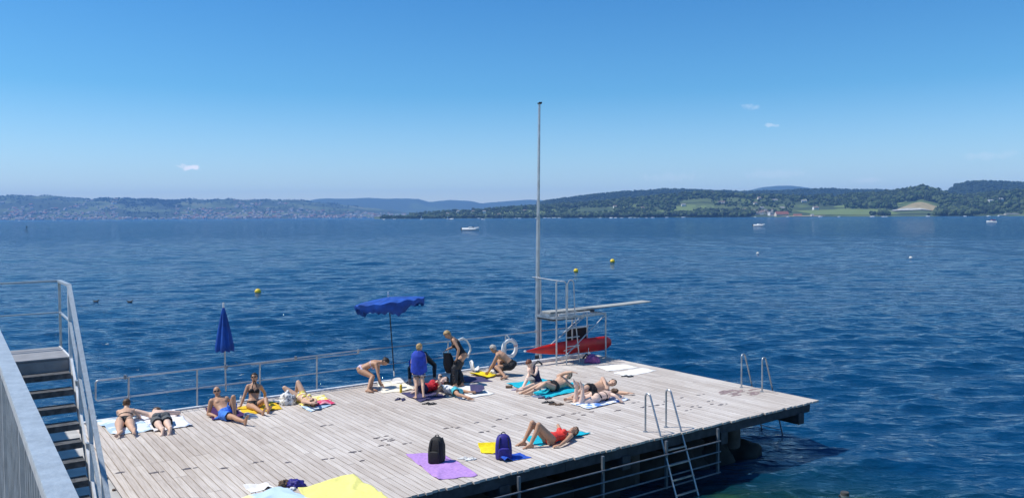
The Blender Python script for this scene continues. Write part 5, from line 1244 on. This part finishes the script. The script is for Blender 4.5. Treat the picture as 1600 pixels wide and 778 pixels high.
# 6 bending woman
p0 = G(575, 606, .0)+V((-.13, 0, .53))
person('woman in a pale floral bikini bending down to smooth the cream towel', 'tan', 'dark', p0, V((.62, -.05, .46)), V((.5, 0, -.85)), [(G(597, 609, .03)+Z*.08, V((-.5, -.3, 0)), V((.5, 0, -1))), (G(592, 604, .03)+Z*.10, V((-.5, .5, 0)), V((.5, 0, -1)))],
       [(G(575, 608.5, .075), V((1, 0, .1)), V((1, -.25, -.05))), (G(580, 607, .075), V((1, .1, .1)), V((1, .1, -.05)))], 1.66, 'f', 1.02, chest_up=V((1, -.05, .18)), chest_front=V((.1, 0, -1)), head_up=V((1, 0, .35)), face=V((.5, -.1, -1)), clothes=[('briefs', 'floral'), ('bikini_top', 'floral')], hair_style='bun')
# 7 standing boy wrapped in a blue towel
f7 = flat_(V((.15, 1, 0))); p0 = G(655, 620)+Z*.74
_, I7 = person('boy standing with his back turned, wrapped in a blue towel and plaid shorts', 'mid', 'blond', p0, Z, f7, [(p0+V((-.13, .20, .22)), V((-.2, .1, -1)), V((.6, .5, .3))), (p0+V((.13, .20, .22)), V((.2, .1, -1)), V((-.6, .5, .3)))],
       [(G(650, 620, .07), f7, V((-.5, 1, -.1))), (G(662, 621.5, .07), f7, V((.25, 1, -.1)))], 1.36, 'm', .95, head_up=V((.05, .05, 1)), face=V((.8, .9, -.15)), clothes=[('trunks', 'plaid', .55)])
tw_ = MB(); sh = p0+Z*.40
def wrap(i, j):
    a_ = math.pi*(-.12+1.24*i)+math.pi; # round the back from arm to arm
    k = j; z_ = .455-.53*j; wx = .062+.112*min(1, j*5)**.7+.02*j; wy = .075+.065*min(1, j*4)+.02*j
    f = .014*noise.noise(V((i*7, j*.6, 2)))*(.3+j)+.004*math.sin(i*19+3*j)
    return p0+V(((wx+f)*math.cos(a_), (wy+f)*math.sin(a_), z_+.02*math.sin(i*9)*j-.05*(1 if j > .95 else 0)*math.sin(i*3.1)))
tw_.grid(wrap, 46, 22); o = tw_.build('towel_wrap', 'blue', _, smooth=80); md = o.modifiers.new('Solidify', 'SOLIDIFY'); md.thickness = .012
# 8 wetsuit person behind the boy, legs spread, bent forward
p0 = G(658, 597)+Z*.72+Y*.10
person('person in a black wetsuit bent over with legs spread wide behind the boy', 'mid', 'dark', p0, V((-.15, -.75, .25)), V((0, -.3, -1)), [(G(650, 602, .12), V((-1, 0, 0)), -Z), (G(660, 602, .12), V((1, 0, 0)), -Z)],
       [(G(640, 595, .07), V((-.1, .4, .3)), V((-.3, -1, -.1))), (G(679, 592, .07), V((.1, .4, .3)), V((.6, -1, -.1)))], 1.72, 'm', .95, chest_up=V((-.1, -.6, -.75)), chest_front=V((0, .7, -.6)), clothes=[('wetsuit', 'neoprene', .2), ('shirt', 'blue')])
# 9 red shirt, lying, hands raised
p0 = G(662, 606, .12); d = flat_(G(690, 608)-G(660, 611)+Y*.1)
_, I9 = person('person in a red top lying back and holding a phone above the face', 'fair', 'dark', p0, d, Z, [(G(685, 593, .42), V((-.2, -1, -.2)), V((.3, .1, 1))), (G(690, 591, .44), V((.2, 1, -.2)), V((.3, 0, 1)))],
       [(G(651, 611, .08), Z+d*.3, -d+Z*.2), (G(653, 606, .08), Z+d*.3, -d+Z*.2)], 1.66, 'f', 1.05, chest_up=d+Z*.22, head_up=d+Z*.35, face=Z-d*.3, clothes=[('shirt', 'red_shirt'), ('trunks', 'navy', .4)], hair_style='long', extra={'hair_fall': V((.8, .1, -.3))})
ph = G(689, 588, .52); o = MB().box(ph, .04, .004, .075, (X, V((0, .5, .85)), V((0, -.85, .5)))).build('phone', 'glass_dark', smooth=0); tag(o, 'dark phone held above the face of the person in the red top', 'phone')
# 10 child lying, turquoise shorts
p0 = G(711, 611, .12); d = flat_(G(692, 612)-G(714, 617))
person('child in a white top and turquoise shorts lying on the white towel', 'tan', 'brown', p0, d+Z*.05, V((-.2, -.5, -1)), [(G(682, 617, .05), V((-.3, -1, 0)), -X), (G(690, 606, .05), V((0, 1, 0)), -X)],
       [(G(733, 621, .08), V((.3, -1, -.1)), V((1, -.3, 0))), (G(735, 612, .08), V((0, 1, -.1)), V((1, .1, 0)))], 1.34, 'm', 1.05, head_up=d, face=V((-.1, -1, .2)), clothes=[('trunks', 'turq', .45), ('shirt', 'white')])
# 11 woman pulling up a wetsuit
p0 = G(722, 601)+Z*.86
person('blond woman in a black swimsuit bending while pulling up a black wetsuit', 'tan', 'blond', p0, V((-.42, -.02, 1)), V((-1, -.2, -.35)), [(p0+V((-.12, -.22, -.08)), V((.5, -.3, 0)), V((-.2, .1, -1))), (p0+V((-.40, .16, .10)), V((.2, .6, -.5)), V((-.8, 0, -.4)))],
       [(G(712, 601, .07), V((-1, -.1, .2)), V((-1, -.3, -.1))), (G(723, 600, .07), V((-1, .1, .2)), V((-1, 0, -.1)))], 1.70, 'f', 1.02, chest_up=V((-.62, 0, .80)), chest_front=V((-.8, -.15, -.7)), head_up=V((-.70, -.05, .72)), face=V((-.75, -.35, -.65)), clothes=[('one_piece', 'black'), ('pulled_wetsuit', 'neoprene')], hair_style='short')
ws = MB(); q0 = p0+V((-.42, .12, .02))                       # the loose upper half of the wetsuit, hanging from her hands
def slab(i, j):
    a_ = 2*math.pi*i; z_ = -.02-.55*j; w_ = .10+.05*math.sin(j*3)+.015*math.sin(a_*3+j*6); return q0+V((w_*math.cos(a_)+.10*j, .055*math.sin(a_)-.04*j, z_))
ws.rings([[slab(i/20, j/12) for i in range(20)] for j in range(13)]); o = ws.build('hanging_wetsuit', 'neoprene', smooth=70); tag(o, 'loose black wetsuit top hanging from the hands of the blond woman', 'wetsuit')
# 12 crouching man
p0 = G(793, 587, .0)+V((.08, .05, .34))
person('grey haired man in black shorts crouching and leaning on the yellow towel', 'tan', 'grey', p0, V((-.55, .05, .80)), V((-1, .45, -.5)), [(G(762.5, 586, .03)+Z*.07, V((.3, -.8, 0)), V((-.6, 0, -.8))), (G(768, 580, .03)+Z*.07, V((.3, .8, 0)), V((-.6, 0, -.8)))],
       [(G(789, 588, .075), V((-1, -.3, .1)), V((-.9, -.5, -.1))), (G(783, 583, .075), V((-1, .4, .25)), V((-1, .1, -.1)))], 1.72, 'm', 1.05, chest_up=V((-.88, .08, .50)), chest_front=V((-.5, .15, -.9)), head_up=V((-.45, .1, .85)), face=V((-.9, .5, -.5)), clothes=[('trunks', 'black', .6)])
# 13 reader
p0 = G(839, 597, .12)
person('red haired reader sitting with knees drawn up and head bowed', 'fair', 'auburn', p0, V((-.05, .25, 1)), V((-.6, -.8, 0)), [(G(828, 593, .40), V((-.8, 0, -.6)), V((.1, -.5, .5))), (G(834, 592, .40), V((.9, -.2, -.6)), V((-.5, -.3, .3)))],
       [(G(812, 608.5, .08), Z, V((-.8, -.5, 0))), (G(817, 605, .08), Z, V((-.9, -.1, 0)))], 1.66, 'f', 1.0, chest_up=V((-.42, -.35, .85)), chest_front=V((-.6, -.7, -.5)), head_up=V((-.45, -.55, .7)), face=V((-.5, -.6, -.9)), clothes=[('one_piece', 'navy')], hair_style='short')
mg = G(829, 591, .46); o = MB().box(mg, .10, .003, .07, (V((.8, -.4, .2)).normalized(), V((.1, .55, .8)).normalized(), V((-.4, -.7, .5)).normalized())).build('open_book', 'white_cloth', smooth=0); tag(o, 'small white book in the hands of the red haired reader', 'book')
# 14 reclining man
p0 = G(865, 602, .15); d = flat_(G(897, 600)-G(866, 609))
person('man in dark trunks reclining on his side with one arm over his head', 'mid', 'dark', p0, d, V((-.1, -.75, .65)), [(G(893, 581, .50), V((-.6, -.2, 1.1)), V((.9, 0, -.1))), (G(905, 603, .14), V((1, -.3, -.6)), V((-.6, .1, .8)))],
       [(G(829, 612.5, .09), V((.3, -.5, 1)), V((-1, -.1, .1))), (G(822, 610.5, .08), V((.2, -.9, .5)), V((-1, -.1, 0)))], 1.78, 'm', .98, chest_up=d+Z*.25, head_up=d*.85+Z*.42, face=V((-.35, -1, .35)), clothes=[('trunks', 'black', .14)])
# 15 man behind the prone woman
p0 = G(925, 609, .13); d = flat_(G(965, 611)-G(925, 616)+Y*.15)
person('man in black trunks lying behind the woman with his arm across her', 'mid', 'dark', p0, d+Z*.12, V((0, -.9, .3)), [(G(955, 621, .22), V((.3, .2, 1)), V((.2, -1, -.3))), (G(985, 614, .06), V((.3, 1, 0)), V((1, .1, 0)))],
       [(G(884, 630, .08), V((0, .3, 1)), V((-.5, -.8, -.2))), (G(890, 622, .08), V((0, 1, .1)), V((-1, -.3, 0)))], 1.78, 'm', 1.0, head_up=d+Z*.2, face=V((.1, -1, .2)), clothes=[('trunks', 'black', .16)])
# 16 prone woman, shins up
p0 = G(931, 620.5, .12); d = flat_(G(962, 620)-G(931, 627))
person('woman in a black bikini lying face down with her lower legs raised', 'fair', 'brown', p0, d, -Z, [(G(973, 627.5, .05), V((.3, -1, 0)), V((-.2, 1, 0))), (G(977, 619, .05), V((.3, 1, 0)), V((-.4, -.6, 0)))],
       [(G(911, 604, .42), V((-1, -.1, -.5)), V((-.15, -.1, 1))), (G(901, 601, .44), V((-1, 0, -.5)), V((-.2, 0, 1)))], 1.66, 'f', 1.1, chest_up=d+Z*.10, head_up=d+Z*.1, face=V((.2, .9, -.3)), clothes=[('briefs', 'black'), ('bikini_top', 'black')], hair_style='long', extra={'hair_fall': V((.4, -.6, .2))})
# 17 woman in red swimsuit
p0 = G(860, 683.5, .12); d = flat_(G(905, 678.5)-G(863, 689))
person('woman in a coral red swimsuit lying on her back with both knees up', 'tan', 'brown', p0, d, Z, [(G(873, 697, .04), V((.2, -1, -.1)), V((-1, -.3, 0))), (G(880, 679, .04), V((0, 1, 0)), V((-1, 0, 0)))],
       [(G(829, 694, .07), Z, V((-1, -.35, -.05))), (G(818, 690, .07), Z, V((-1, -.15, -.05)))], 1.68, 'f', 1.0, head_up=d, face=Z+V((0, -.25, 0)), clothes=[('one_piece', 'red_suit')], hair_style='short')
print('objects', len(bpy.data.objects))
